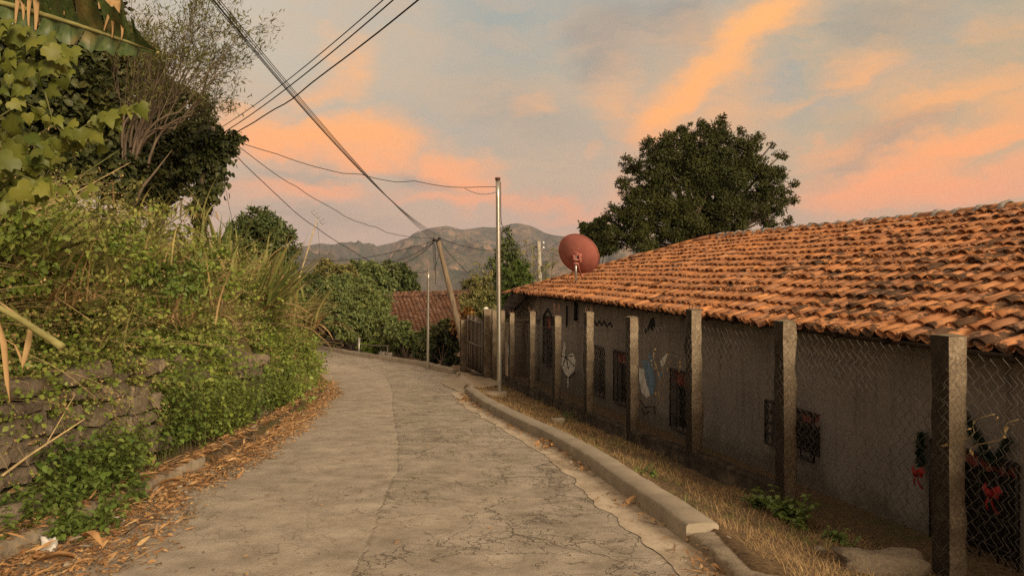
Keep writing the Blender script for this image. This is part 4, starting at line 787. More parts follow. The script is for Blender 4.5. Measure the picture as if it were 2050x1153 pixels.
M_blade_g = leafmat('green_blade', [(0.076, 0.109, 0.030, 1), (0.126, 0.168, 0.043, 1), (0.168, 0.202, 0.050, 1), (0.252, 0.218, 0.076, 1)], .25, .55, .9)
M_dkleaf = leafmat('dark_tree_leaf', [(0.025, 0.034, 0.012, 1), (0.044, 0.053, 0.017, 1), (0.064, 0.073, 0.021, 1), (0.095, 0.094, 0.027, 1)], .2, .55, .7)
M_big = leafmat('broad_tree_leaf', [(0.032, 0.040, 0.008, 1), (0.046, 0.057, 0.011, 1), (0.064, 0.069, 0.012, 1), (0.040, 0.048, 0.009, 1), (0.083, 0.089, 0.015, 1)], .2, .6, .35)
M_bush = leafmat('bush_leaf', [(0.050, 0.077, 0.024, 1), (0.076, 0.107, 0.033, 1), (0.109, 0.136, 0.040, 1), (0.142, 0.152, 0.049, 1)], .22, .55, .8)
M_mid = leafmat('valley_leaf', [(0.077, 0.110, 0.036, 1), (0.121, 0.161, 0.051, 1), (0.176, 0.210, 0.061, 1), (0.220, 0.230, 0.070, 1)], .22, .6, .5)
M_yel = leafmat('yellowing_leaf', [(0.108, 0.120, 0.036, 1), (0.180, 0.180, 0.054, 1), (0.240, 0.216, 0.072, 1), (0.288, 0.228, 0.090, 1)], .25, .6, .6)
M_feath = leafmat('feathery_leaf', [(0.077, 0.083, 0.022, 1), (0.132, 0.138, 0.039, 1), (0.187, 0.187, 0.055, 1), (0.154, 0.132, 0.050, 1)], .35, .6, .8)
M_red = leafmat('red_leaf', [(.16, .03, .02, 1), (.24, .06, .025, 1), (.28, .12, .03, 1), (.10, .09, .02, 1), (.3, .17, .04, 1)], .25, .5, 2.)
M_bark = plain('bark', (.10, .072, .048), .95, nscale=7., amt=.5, stretch=(1, 1, .3)); M_palebark = plain('pale_bark', (.15, .11, .075), .95, nscale=7., amt=.4, stretch=(1, 1, .3))
M_stem = plain('green_stem', (.10, .10, .03), .7); M_drystem = plain('dry_stem', (.42, .31, .155), .85, nscale=12.)
# ================================================================ generators
UP = np.array([0, 0, 1.])
def clump_leaves(mb, c, r, n, T, size, sub=10, sq=.85, shell=.6, hang=.25, W=.55, srad=(.18, .42)):
    """leaves gathered in sub-clusters spread through an uneven ball: gaps stay open between them"""
    d = rdir(sub); rad = rng.uniform(shell**3, 1, sub)**(1/3.)*np.where(rng.random(sub) < .25, rng.uniform(1., 1.3, sub), 1.); sc = np.asarray(c)+d*(rad*r)[:, None]*[1, 1, sq]; sr = r*rng.uniform(*srad, sub)
    per = rng.multinomial(n, sr/sr.sum()); k = np.repeat(np.arange(sub), per); m = len(k)
    off = np.clip(rng.normal(0, .52, (m, 3)), -1.5, 1.5)*sr[k][:, None]; pos = sc[k]+off*[1, 1, .75]
    out = nrm(pos-np.asarray(c)); D = nrm(out*.6+rdir(m)*.9-UP*hang); N = nrm(UP*.8+out*.5+rdir(m)*.8)
    leaves(mb, T, pos, D, N, size*rng.uniform(.6, 1.3, m), W); return sc
def limbs(mb, base, targets, r0, sag=.12, fork=.45, n=9, seed=0):
    base = np.asarray(base, float); g = np.random.default_rng(seed)
    for t in targets:
        t = np.asarray(t); L = np.linalg.norm(t-base); s = np.linspace(0, 1, n)[:, None]; mid = base+(t-base)*[fork*.5, fork*.5, fork]
        pts = (1-s)**2*base+2*s*(1-s)*mid+s*s*t+fbm(s*[2.2, 1.3, 1.7]*2+g.random(3)*40, 2)[:, None]*g.normal(0, .25, 3)*L*.18*np.sin(s*math.pi)
        mb.tube(pts, np.linspace(r0, max(r0*.13, .008), n)*1., 6, False)
def tree(name, label, base, clumps, n, size, leafm, trunk_r, T=T_RHOMB, trunk_top=.35, barkm=None, sub=10, hang=.25, W=.55, shell=.55, cat='tree', group=None, twigs=True, squash=.85, srad=(.16, .36)):
    """clumps: (u, v, d, radius in photo px); each becomes a ball of leaves at its own depth"""
    base = np.asarray(base, float); t = thing(name, label, cat, base, group); cs = [(P(u, v, d), r/F*d) for u, v, d, r in clumps]; tot = sum(r**2.5 for c, r in cs)
    mb, tw, tips = MB(), MB(), []
    for c, r in cs:
        sc = clump_leaves(mb, c, r, int(n*r**2.5/tot), T, size, int(sub*(1+r*1.2)), squash, shell, hang, W, srad)
        tips.append((c, sc))
    top = base+(np.mean([c for c, r in cs], 0)-base)*[trunk_top*.6, trunk_top*.6, trunk_top]
    s = np.linspace(0, 1, 8)[:, None]; tw.tube(base+(top-base)*s+np.concatenate([fbm(s*[3, 1, 1]+base[0], 2)[:, None]*trunk_r*2]*2+[0*s], 1), np.linspace(trunk_r*1.25, trunk_r*.75, 8), 9)
    limbs(tw, top, [c for c, _ in tips], trunk_r*.5, seed=int(abs(base[0])*100)+1)
    if twigs:
        for c, sc in tips: limbs(tw, c, sc[:14], trunk_r*.1, n=5, fork=.3)
    tw.build('trunk', barkm or M_bark, t, smooth=True); mb.build('crown', leafm, t); return t
def stems_plant(mbl, mbs, bases, H, lean, T, size, pairs=7, W=.6, droop=.5, r=.004, spread=.25):
    """upright leafy stems with leaves in pairs, bending outward"""
    n = len(bases); m = 8; az = rng.uniform(0, 2*math.pi, n); ln = np.asarray(lean)
    h = H*rng.uniform(.6, 1.15, n); out = np.stack([np.cos(az), np.sin(az), 0*az], -1)*spread+ln
    s = np.linspace(0, 1, m); Pts = np.asarray(bases)[:, None]+(UP*h[:, None])[:, None]*(s-.35*droop*s**2)[None, :, None]+(out*h[:, None])[:, None]*(s**1.6)[None, :, None]
    strands(mbs, Pts, np.linspace(r, r*.4, m)[None], 3)
    for k in range(pairs):
        f = .15+.85*(k+rng.random(n)*.7)/pairs; i = np.clip((f*(m-1)).astype(int), 0, m-2); g = f*(m-1)-i; r_ = np.arange(n); p = Pts[r_, i]*(1-g)[:, None]+Pts[r_, i+1]*g[:, None]
        a = rng.uniform(0, 2*math.pi, n)
        for e in (0, math.pi):
            D = np.stack([np.cos(a+e), np.sin(a+e), rng.normal(-.25, .3, n)], -1); leaves(mbl, T, p, D, nrm(UP+rdir(n)*.35), size*rng.uniform(.55, 1.2, n)*(1.1-.45*f), W)
def grass_clump(name, label, c, n, L, W, mat, tilt=(.05, .8), curve=(.3, 1.3), az=None, rad=.25, cat='grass clump', group='strap leaved grass clumps on the bank', extra=None):
    t = thing(name, label, cat, c, group); mb = MB(); a = rng.uniform(0, 2*math.pi, n) if az is None else rng.normal(az[0], az[1], n)
    pos = np.asarray(c)+np.stack([rng.normal(0, rad, n), rng.normal(0, rad, n), rng.normal(-.05, .03, n)], -1)
    blades(mb, pos, a, rng.uniform(*tilt, n), L*rng.uniform(.5, 1.15, n), W*rng.uniform(.6, 1.3, n), rng.uniform(*curve, n), 5); mb.build('blades', mat, t)
    if extra: 
        mb = MB(); k = extra; a = rng.uniform(0, 2*math.pi, k) if az is None else rng.normal(az[0], az[1], k); blades(mb, pos[:k], a, rng.uniform(.3, 1.1, k), L*rng.uniform(.6, 1.1, k), W*1.1, rng.uniform(.6, 1.9, k), 5); mb.build('dry_blades', M_dry, t)
    return t
# ================================================================ the stone retaining wall on the bank
wall = thing('stone_wall', 'rough dry stone retaining wall at the foot of the overgrown bank', 'stone wall', [-4.2, 8, zr(8)])
mb = MB(); bkx = MB()
def stone_block(mb, c, sz, ax, seed):
    n = 5; f = np.linspace(-1, 1, n)
    faces = []
    for a, s_ in ((0, 1), (0, -1), (1, 1), (1, -1), (2, 1), (2, -1)):
        A_, B_ = [i for i in range(3) if i != a]; g = np.zeros((n, n, 3)); g[..., a] = s_; g[..., A_] = f[:, None]; g[..., B_] = f[None]
        d = g*(1-.045*(np.abs(g).sum(-1, keepdims=True)-1)**1.0); d = d*(1+fbm(g*1.1+seed, 2)[..., None]*.24)
        V = np.asarray(c)+(d*np.asarray(sz)/2)@np.asarray(ax)+fbm(g*2.1+seed*2, 2)[..., None]*.028
        faces.append((V, (s_ > 0) ^ (a == 1)))
    for V, fl in faces: mb.grid(V, flip=not fl)
def wall_run(y0, y1, off, hfun, seed0):
    z = 0.; row = 0
    while z < 1.5:
        rh = rng.uniform(.14, .24); y = y0-rng.uniform(0, .3)
        while y < y1:
            w_ = rng.choice([.16, .22, .28, .36, .46])*rng.uniform(.8, 1.2); yc = y+w_/2
            if z+rh*.4 < hfun(yc):
                c = np.array([Lx(yc)-off-.11+rng.normal(0, .055), yc, zr(yc)+.03+z+rh/2+rng.normal(0, .028)]); a = rng.normal(0, .14); ax = np.array([[math.cos(a), math.sin(a), 0], [-math.sin(a), math.cos(a), rng.normal(0, .05)], [0, 0, 1]])
                stone_block(mb, c, (.30+rng.uniform(0, .14), w_*.88, rh*rng.uniform(.68, .95)), ax, seed0+row*13.7+yc*3.1)
            y += w_
        z += rh; row += 1
wall_run(2.5, 8.6, .44, lambda y: 1.2, 1.); wall_run(8.8, 12.4, .74, lambda y: 1.3, 300.); wall_run(12.3, 13.75, .5, lambda y: 1.22-.2*abs(y-13.1), 500.)
for z in np.arange(.12, 1.2, .22):
    stone_block(mb, [Lx(8.6)-.72, 8.62, zr(8.6)+z], (.5, .26, .235), np.eye(3), z*31); stone_block(mb, [Lx(13.4)-1.0, 13.5, zr(13.4)+z*1.1], (.5, .3, .25), np.eye(3), z*17)
mb.build('stones', M_stone, wall)
for i, (y, x, r) in enumerate(((5.95, -3.96, .19), (6.0, -3.95, .2))):
    if i == 0: c0 = np.array([x, y, zr(y)+.16]); b_ = MB(); rock(b_, c0, r, (1.15, 1.2, .95), 5.); tag(b_.build('boulder', M_stone, loc=c0), 'large dark boulder between the leafy weeds at the foot of the stone wall', 'boulder')
# ================================================================ what covers the bank
def bank_scatter(n, y0, y1, t0, t1, lift=0., pw=1.):
    y = y0+(y1-y0)*rng.random(n)**pw; t = rng.uniform(t0, t1, n); p, N = bankpt(y, t); return p+N*lift, N, y, t
# dry tangled weeds: arching stems with small leaves and seed heads; nobody could count them
def thicket(n, y0, y1, t0, t1, L, mbl, mbs, mbh, leaf=.032, nl=16, heads=3, rise=.7, pw=1., drop=1.0, keep=None, r=.0035):
    p, N, y, t = bank_scatter(n, y0, y1, t0, t1, .02, pw)
    kk = ~((p[:, 1] > 12.1) & (p[:, 1] < 13.9) & (t < 2.45) & (rng.random(n) < .7))
    if keep is not None: kk = kk & keep(p)
    p, N = p[kk], N[kk]; n = len(p)
    m = 9; s = np.linspace(0, 1, m); ln = L*rng.uniform(.4, 1.25, n); dirv = nrm(N*.75+UP*rise+rdir(n)*.75)
    bend = nrm(rdir(n)*.8-UP*1.0+N*.2)
    Pts = p[:, None]+(dirv*ln[:, None])[:, None]*s[None, :, None]+(bend*(ln*.5*drop)[:, None])[:, None]*(s**2.2)[None, :, None]
    strands(mbs, Pts, np.linspace(r, r*.35, m)[None], 3)
    f = rng.uniform(.12, 1, (n, nl)); i = np.clip((f*(m-1)).astype(int), 0, m-2); g = f*(m-1)-i; r_ = np.arange(n)[:, None]
    q = (Pts[r_, i]*(1-g)[..., None]+Pts[r_, i+1]*g[..., None]).reshape(-1, 3); k = len(q)
    leaves(mbl, T_RHOMB, q+rdir(k)*.02, nrm(rdir(k)+np.repeat(N, nl, 0)*.5-UP*.25), nrm(rdir(k)*.8+UP*.5+np.repeat(N, nl, 0)*.5), leaf*rng.uniform(.5, 1.5, k), .75)
    if heads:
        q = np.repeat(Pts[:, -1], heads, 0)+rng.normal(0, .035, (n*heads, 3)); k = len(q)
        leaves(mbh, T_RHOMB, q, rdir(k), rdir(k), rng.uniform(.01, .022, k), 1.4)
L1, S1_, H1 = MB(), MB(), MB()
thicket(1300, 3.6, 12.5, 2.4, 4.6, .75, L1, S1_, H1, .048, 15, pw=.9); thicket(260, 1.2, 4., 2.2, 4.8, .7, L1, S1_, H1, .048, 14); thicket(900, 3.6, 12.5, 2.3, 4.6, .7, L1, S1_, H1, .03, 16, 4, pw=.9); thicket(260, 4.0, 12.5, 2.1, 4.8, 1.15, L1, S1_, H1, .03, 4, 6, .6, drop=1.1, r=.0055); thicket(160, 12, 24, 2.1, 4.4, 1.2, L1, S1_, H1, .04, 4, 5, .5, drop=1.2, r=.008); thicket(1400, 12., 24.5, 2.2, 4.6, .6, L1, S1_, H1, .04, 14); thicket(700, 4., 12, 4.2, 5.8, .8, L1, S1_, H1, .045, 14)
thicket(300, 4.2, 8.7, 1.9, 2.4, .5, L1, S1_, H1, .028, 13, 5, .2, drop=1.6); thicket(600, 4.2, 13.5, 3.7, 5.2, 1.15, L1, S1_, H1, .045, 18, 3, 1.2, drop=.7); thicket(300, 13, 18, 3.4, 4.6, .9, L1, S1_, H1, .05, 18, 3, 1.2, drop=.7)
# greener creepers in patches
G1, G2, G3 = MB(), MB(), MB()
patch = lambda s, th, off=0.: (lambda p: n2(p[:, 1]+off, p[:, 2]*1.4, s) > th)
thicket(1500, 6., 13.5, 2.1, 4.0, .5, G1, G2, MB(), .06, 12, 0, .5, keep=patch(.8, .0)); thicket(1100, 8.7, 13.0, 1.5, 2.7, .5, G1, G2, MB(), .065, 14, 0, .2, drop=1.7); thicket(1000, 4.2, 8.8, 1.9, 2.5, .46, G1, G2, MB(), .045, 12, 0, .3, drop=1.5, keep=patch(1.1, -.05)); thicket(1300, 8.9, 14, .9, 2.6, .42, G1, G2, MB(), .055, 13, 0, .5, keep=patch(.9, .03, 7.)); thicket(1000, 14.2, 25, .9, 2.8, .55, G1, G2, MB(), .07, 14, 0, .6, keep=patch(.8, -.14, 3.)); thicket(500, 9, 25, .9, 2.6, .5, L1, S1_, H1, .035, 14, 3, .5); thicket(500, 19, 25, 2.4, 4., .6, G1, G2, MB(), .07, 14, 0, .6)
th_ = tag(L1.build('weed_thicket', M_olive), 'tangled olive and brown weeds covering the top of the bank', 'weeds', kind='stuff')
S1_.build('stems', M_drystem, th_)['kind'] = 'stuff'; H1.build('seed_heads', M_straw, th_)['kind'] = 'stuff'
cr_ = tag(G1.build('creepers', M_green), 'green creepers trailing over the bank and the farther stone wall', 'creepers', kind='stuff'); G2.build('stems', M_stem, cr_)['kind'] = 'stuff'
# dead leaves and straw caught on the bank, litter along the road edge and in the gutter
D1 = MB(); p, N, y, t = bank_scatter(2300, 4, 25, .9, 4.4, .05); leaves(D1, T_LANCE, p+N*rng.uniform(0, .16, (len(p), 1)), nrm(rdir(len(p))-UP*.4), nrm(N+rdir(len(p))*.7), rng.uniform(.05, .17, len(p)), .9)
tag(D1.build('dead_leaves', M_dry), 'brown dead leaves caught among the weeds on the bank', 'dead leaves', kind='stuff')
LT = MB(); n = 15000; y = 4.3+18.5*rng.random(n)**1.25; wl = np.interp(y, [4.5, 6, 8, 12, 16, 20, 24], [.95, .85, .6, .55, .6, .45, .4])
dens = n2(y, 0., .9, 3.)+.5; off = rng.beta(1.25, 2.3, n)*wl*(.75+.9*dens)-.14; x = Lx(y)+off; z = np.where(x < Lx(y), zr(y)+.165, zr(y)+n2(x, y, .9)*.022+.012)+rng.random(n)**2*.07*np.clip(1-off/wl, 0, 1)
a = rng.normal(1.15, .75, n); D = np.stack([np.cos(a), np.sin(a), rng.normal(0.05, .22, n)], -1); kind = rng.random(n)
k1 = kind < .86; pos = np.stack([x, y, z], -1)
leaves(LT, T_LANCE, pos[k1], D[k1], nrm(UP+rdir(k1.sum())*.8), rng.uniform(.04, .2, k1.sum())*rng.uniform(.4, 1, k1.sum()), rng.uniform(.25, .75, k1.sum()))
leaves(LT, T_OVATE, pos[~k1], D[~k1], nrm(UP+rdir((~k1).sum())*.6), rng.uniform(.03, .075, (~k1).sum()), .7)
n = 700; y = 4.6+14*rng.random(n)**1.2; g = n2(y, 4., 1.2)*1.; x = Rx(y)-.04-rng.beta(1, 3, n)*.22*(1+g); kk = rng.random(n) < np.clip(.35+g*1.6, .05, 1); x, y = x[kk], y[kk]; n = len(x)
leaves(LT, T_LANCE, np.stack([x, y, zr(y)+.035+rng.random(n)*.02], -1), np.stack([rng.normal(0, .6, n), rng.normal(0, 1, n), rng.normal(0, .15, n)], -1), nrm(UP+rdir(n)*.5), rng.uniform(.04, .13, n), 1.1)
c0 = np.array([Rx(5.2)-.12, 5.35, zr(5.3)+.04]); n = 90; leaves(LT, T_LANCE, c0+rng.normal(0, 1, (n, 3))*[.09, .22, .02], rdir(n)*[1, 1, .3], nrm(UP+rdir(n)*.6), rng.uniform(.05, .14, n), .55)
for yy in (17.2, 10.6): n = 40; leaves(LT, T_OVATE, np.array([Rx(yy)-.12, yy, zr(yy)+.05])+rng.normal(0, 1, (n, 3))*[.08, .16, .02], rdir(n)*[1, 1, .4], nrm(UP+rdir(n)*.7), rng.uniform(.05, .1, n), .8)
n = 260; y = rng.uniform(4.8, 26, n); x = Lx(y)+(Rx(y)-Lx(y))*rng.uniform(.1, .97, n); leaves(LT, T_LANCE, np.stack([x, y, zr(y)+n2(x, y, .9)*.022+.018], -1), rdir(n)*[1, 1, .1], nrm(UP+rdir(n)*.3), rng.uniform(.015, .07, n), 1.2)
n = 9000; y = 4.3+18.5*rng.random(n)**1.25; wl = np.interp(y, [4.5, 6, 8, 12, 16, 20, 24], [1.25, 1.1, .8, .75, .75, .6, .5]); off = rng.beta(1.2, 2., n)*wl-.1; x = Lx(y)+off; leaves(LT, T_RHOMB, np.stack([x, y, np.where(x < Lx(y), zr(y)+.165, zr(y)+n2(x, y, .9)*.022+.014)+rng.random(n)*.02], -1), rdir(n)*[1, 1, .3], nrm(UP+rdir(n)*.6), rng.uniform(.008, .04, n), .9)
tag(LT.build('fallen_leaves', M_litter), 'orange brown fallen leaves drifted along the road edges', 'fallen leaves', kind='stuff')
PB = MB(); n = 240; y = 4.6+13*rng.random(n)**1.5; x = Lx(y)+(Rx(y)-Lx(y))*rng.uniform(.25, .99, n)
for i in range(n): PB.box([x[i], y[i], zr(y[i])+n2(np.array([x[i]]), y[i], .9)[0]*.022+.012], rng.uniform(.004, .013, 3)*[1, 1, .8], rng.uniform(0, 3), .002)
tag(PB.build('gravel', plain('grit', (.22, .175, .125), .95, nscale=30., amt=.6)), 'small grit and pebbles strewn over the cracked road', 'gravel', kind='stuff')
# dry grass on the verge beside the fence
VG, VB = MB(), MB(); n = 30000; y = 4.2+21*rng.random(n)**1.5; f = rng.beta(1.1, 1., n); x = Rx(y)+.27+(fx(y)-Rx(y)-.22)*f; p = np.stack([x, y, ground_z(x, y)], -1); ok = n2(x, y, 1.1, 6.) > -.22*rng.random(n)-.02; p = p[ok]; n = len(p)
blades(VG, p, rng.uniform(0, 6.28, n), rng.uniform(.4, 1.45, n), rng.uniform(.04, .13, n), rng.uniform(.003, .006, n)*np.clip(p[:, 1]/7, 1, 2), rng.uniform(.1, .9, n), 3)
tag(VG.build('dry_grass', M_straw), 'short dry straw coloured grass on the verge', 'dry grass', kind='stuff')
n = 9000; y = 4.2+20*rng.random(n)**1.3; f = rng.random(n); x = Rx(y)+.27+(fx(y)-Rx(y)-.22)*f; ok = n2(x, y, 1.3, 2.)+.18*(f-.5) > .14; x, y = x[ok], y[ok]; p = np.stack([x, y, ground_z(x, y)], -1); n = len(p)
blades(VB, p, rng.uniform(0, 6.28, n), rng.uniform(.1, .9, n), rng.uniform(.04, .12, n), rng.uniform(.004, .008, n), rng.uniform(.2, .9, n), 3)
tag(VB.build('green_grass', M_blade_g), 'thin green grass tufts scattered in the dry verge', 'grass', kind='stuff')
# ================================================================ single plants
def leafy(name, label, pts, n, H, lean, size, T=T_OVATE, mat=M_lush, W=.85, spread=.35, pairs=7, group=None, cat='plant', rad=.2, on_bank=None):
    base = np.asarray(pts[0], float); t = thing(name, label, cat, base, group); l, s = MB(), MB(); q = np.asarray(pts, float)[rng.integers(0, len(pts), n)]+rng.normal(0, rad, (n, 3))*[.7, 1, 0]
    q[:, 2] = ground_z(q[:, 0], q[:, 1])-.02; stems_plant(l, s, q, H, lean, T, size, pairs, W, spread=spread); s.build('stems', M_stem, t); l.build('foliage', mat, t); return t
gp_ = lambda x, y: [x, y, float(ground_z(np.array([x]), np.array([y]))[0])]
WG = 'leafy weeds at the foot of the bank'
leafy('leafy_weed', 'broad leafy green weed in front of the stone wall and the pale kerb end', [gp_(-3.85, 7.0), gp_(-3.75, 7.4), gp_(-3.95, 6.8), gp_(-3.7, 7.1), gp_(-4.0, 6.6), gp_(-3.75, 6.7)], 150, .72, [.2, -.15, 0], .095, W=.8, group=WG)
leafy('leafy_weed', 'low leafy green weed beside the white scrap of rubbish', [gp_(-3.55, 6.05), gp_(-3.7, 6.2), gp_(-3.4, 6.25), gp_(-3.8, 6.0)], 80, .42, [.2, -.1, 0], .085, W=.8, group=WG, rad=.14)
leafy('leafy_weed', 'dark glossy leafy weed at the broken corner of the stone wall', [gp_(-4.1, 9.0), gp_(-4.2, 9.3), gp_(-4.05, 9.6), gp_(-4.15, 8.9)], 120, 1.25, [.12, -.1, 0], .085, mat=M_lush, group=WG, rad=.17, pairs=9)
leafy('leafy_weed', 'thin green weed half hiding the near stones behind the large front weed', [gp_(-3.98, 7.8), gp_(-3.95, 8.2), gp_(-4.0, 7.5)], 55, .85, [.05, -.1, 0], .075, group=WG, rad=.12, mat=M_green)
leafy('leafy_weed', 'tall tangled weed before the farther patch of wall', [gp_(-4.25, 11.9), gp_(-4.3, 12.4), gp_(-4.4, 13.9)], 120, 1.05, [.1, 0, 0], .08, group=WG, rad=.2, mat=M_lush, pairs=9)
leafy('leafy_weed', 'bushy green weed in the middle of the bank foot before the orange litter', [gp_(-4.05, 10.3), gp_(-4.1, 10.9), gp_(-4.2, 11.3), gp_(-4.2, 10.)], 170, .95, [.12, 0, 0], .075, group=WG, rad=.25, mat=M_green)
leafy('leafy_weed', 'bright low weed spilling onto the road edge farther along the bank', [gp_(-4.4, 14.4), gp_(-4.5, 14.9), gp_(-4.55, 15.4)], 90, .6, [.2, 0, 0], .085, group=WG, rad=.28, mat=M_green)
leafy('leafy_weed', 'tall green weed column covering the end of the exposed stones', [gp_(-4.95, 15.0), gp_(-5.0, 15.8), gp_(-4.95, 16.5)], 150, 1.5, [.1, 0, 0], .1, group=WG, rad=.3, mat=M_green, pairs=9)
leafy('leafy_weed', 'drooping olive green weed at the far road end of the bank', [gp_(-5.6, 19.5), gp_(-5.95, 20.5), gp_(-6.3, 21.6), gp_(-5.9, 20.8)], 190, 1.4, [.15, 0, 0], .11, group=WG, rad=.3, mat=M_green, pairs=9)
VGp = 'green weeds on the verge'
for u, v, d, n, H, sz, lb in ((1580, 1010, 7.9, 26, .36, .10, 'largest green weed with jagged leaves at the foot of a fence post'), (1530, 985, 8.3, 12, .22, .09, 'small green weed just kerbward of the largest weed on the verge'), (1680, 1075, 7.0, 14, .16, .06, 'flat green weed between the largest weed and the grey stone slab'), (1600, 1030, 7.5, 10, .2, .08, 'low weed spreading in front of the largest weed on the verge')):
    c = P(u, v, d); leafy('verge_weed', lb, [gp_(c[0], c[1])], n, H, [-.1, -.1, 0], sz, mat=M_lush, W=1.0, group=VGp, rad=.1, spread=.8, pairs=5)
for u, v, d, lb in ((1290, 985, 8.6, 'tiny green tuft at the back edge of the kerb'), (1135, 838, 15.2, 'little green sprig under the middle of the fence')):
    c = P(u, v, d); leafy('verge_weed', lb, [gp_(c[0], c[1])], 9, .16, [0, 0, 0], .06, mat=M_lush, group=VGp, rad=.09, spread=.6, pairs=4)
BS = 'leafy shrubs growing out of the bank'
def bank_shrub(u, v, d, n, r, size, mat, label, T=T_OVATE, W=.8):
    c = P(u, v, d); t = thing('bank_shrub', label, 'shrub', c, BS); mb = MB(); sc = clump_leaves(mb, c, r, n, T, size, int(10+r*26), .9, .15, .35, W, (.14, .34)); s = MB(); root = c+np.array([-.35, .05, -.25]); limbs(s, root, sc, .006, n=6, seed=int(u)); s.build('stems', M_stem, t); mb.build('foliage', mat, t)
for a in ((45, 505, 6.6, 420, .34, .06, M_green, 'small leaved green shrub at the picture edge above the cut cane'), (150, 470, 7.6, 520, .42, .05, M_olive, 'olive brown shrub in seed under the hanging vine leaves'), (235, 520, 8.2, 520, .4, .06, M_green, 'green shrub on the bank above the near stones'), (330, 470, 9.6, 620, .5, .065, M_olive, 'olive shrub on the crest under the feathery tree'), (345, 560, 9.4, 620, .42, .075, M_lush, 'dark green broad leaved shrub in the middle of the bank'), (300, 640, 8.9, 460, .36, .06, M_green, 'green shrub halfway down the bank above the broken stone corner'), (190, 610, 7.5, 420, .34, .045, M_olive, 'brown twiggy shrub beside the end of the cut cane'), (100, 700, 6.9, 330, .26, .045, M_olive, 'dried shrub hanging low over the near stones'), (240, 735, 8.0, 330, .26, .05, M_olive, 'withered seedy shrub hanging over the broken stone corner'), (410, 560, 11.4, 620, .5, .075, M_green, 'yellow green shrub on the crest before the vine covered pole'), (400, 650, 10.8, 460, .36, .06, M_olive, 'straw coloured shrub above the middle creepers'), (60, 430, 6.9, 420, .36, .06, M_green, 'pale green shrub just below the hanging vine leaves'), (580, 690, 18.6, 520, .5, .1, M_green, 'leafy shrub under the yellow tipped strap leaves'), (540, 730, 16.8, 460, .42, .085, M_lush, 'dark leafy shrub under the reddish strap leaves'), (250, 430, 9.0, 460, .45, .06, M_yel, 'yellowing shrub on the crest beside the feathery stems')): bank_shrub(*a)
# withered climber on the fence
for (u, v, d), lb, nn in (((1318, 770, 11.4), 'withered pale climber caught in the fence before the blue painted figure', 40), ((2010, 830, 6.0), 'few withered pale leaves hanging in the nearest chain link panel', 16)):
    c = P(u, v, d); c = c+FN*0; t = thing('dry_climber', lb, 'dry climber', c, 'withered climbers on the fence'); l, s = MB(), MB()
    for q in range(3 if nn > 20 else 2):
        k_ = np.linspace(0, 1, 9)[:, None]; a0 = c+FA*rng.normal(0, .12)-[0, 0, .3]; path = a0+FA*(k_*rng.normal(0, .25))+UP*(k_*(.75 if nn > 20 else .35))+FA*.06*np.sin(k_*9+q); path[:, 0] = fx(path[:, 1])-.10; s.tube(path, .003, 4)
        i = rng.integers(1, 9, nn//3); pp_ = path[i]+rng.normal(0, .05 if nn > 20 else .02, (len(i), 3)); leaves(l, T_OVATE, pp_, nrm(rdir(len(i))-UP), rdir(len(i)), rng.uniform(.03, .085, len(i))*rng.uniform(.5, 1, len(i)), .6)
    s.build('stem', M_drystem, t); l.build('leaves', M_straw, t)
# strap leaved grasses along the crest
def gcl(u, v, d, *a, **k): c = P(u, v, d); return grass_clump('grass_clump', a[0], c, *a[1:], **k)
gcl(505, 655, 15.2, 'large reddish strap leaved clump leaning over the road', 60, 2.1, .125, M_blade, (.2, .75), (.1, .7), az=(.15, .65), rad=.16, extra=16)
gcl(430, 560, 15.6, 'dark upright strap leaved clump beside the vine covered pole', 40, 1.5, .12, M_blade_g, (.05, .5), (.1, .5), rad=.14, az=(-.2, 1.2))
gcl(470, 560, 16.5, 'tall mixed strap leaved clump on the crest of the bank', 85, 1.7, .09, M_blade, (.1, .9), (.2, 1.1), rad=.35, extra=14)
gcl(590, 655, 19.0, 'yellow tipped strap leaved clump at the road end of the bank', 90, 1.5, .10, M_blade, (.1, .9), (.3, 1.2), az=(0., 1.1), rad=.28, extra=18)
gcl(545, 600, 18.5, 'bright green grass clump behind the reddish strap leaves', 65, 1.3, .09, M_blade_g, (.05, .6), (.2, .9), rad=.25)
gcl(380, 560, 12.0, 'ragged grass clump drooping on the crest above the middle stones', 100, 1.2, .065, M_blade, (.1, 1.), (.5, 1.4), rad=.35, extra=20)
gcl(430, 650, 12.8, 'small arching grass tuft above the exposed stones', 90, .75, .025, M_blade, (.3, 1.2), (.5, 1.2), rad=.22, extra=24)
gcl(520, 640, 17.2, 'thin dry grass tuft between the strap leaved clumps', 120, 1.0, .022, M_blade, (.2, 1.1), (.3, 1.2), rad=.4, extra=24)
gcl(300, 430, 11.5, 'high straw coloured grass clump under the feathery tree', 80, .8, .022, M_blade, (.2, 1.2), (.4, 1.2), rad=.4, extra=22)
for u, v, d, lb in ((60, 520, 6.9, 'pale arching grass tuft at the picture edge above the cut cane'), (130, 600, 7.2, 'pale arching grass tuft above the end of the cut cane'), (215, 560, 8.1, 'pale arching grass tuft in the middle of the weedy bank'), (285, 520, 9.0, 'pale arching grass tuft below the feathery tree'), (340, 640, 9.5, 'pale arching grass tuft above the broken stone corner'), (400, 600, 11.2, 'pale arching grass tuft before the vine covered pole'), (180, 690, 7.6, 'pale arching grass tuft hanging over the near stones')): gcl(u, v, d, lb, 46, .95, .022, M_straw if u in (130, 340) else M_blade, (.2, 1.1), (.6, 1.6), az=(-.2, 1.0), rad=.14, group='pale grass tufts on the weedy bank')
gcl(610, 770, 19.6, 'sprawling tuft of dead straw where the bank meets the road', 260, .75, .012, M_straw, (.5, 1.4), (.2, .9), rad=.35, group=None)
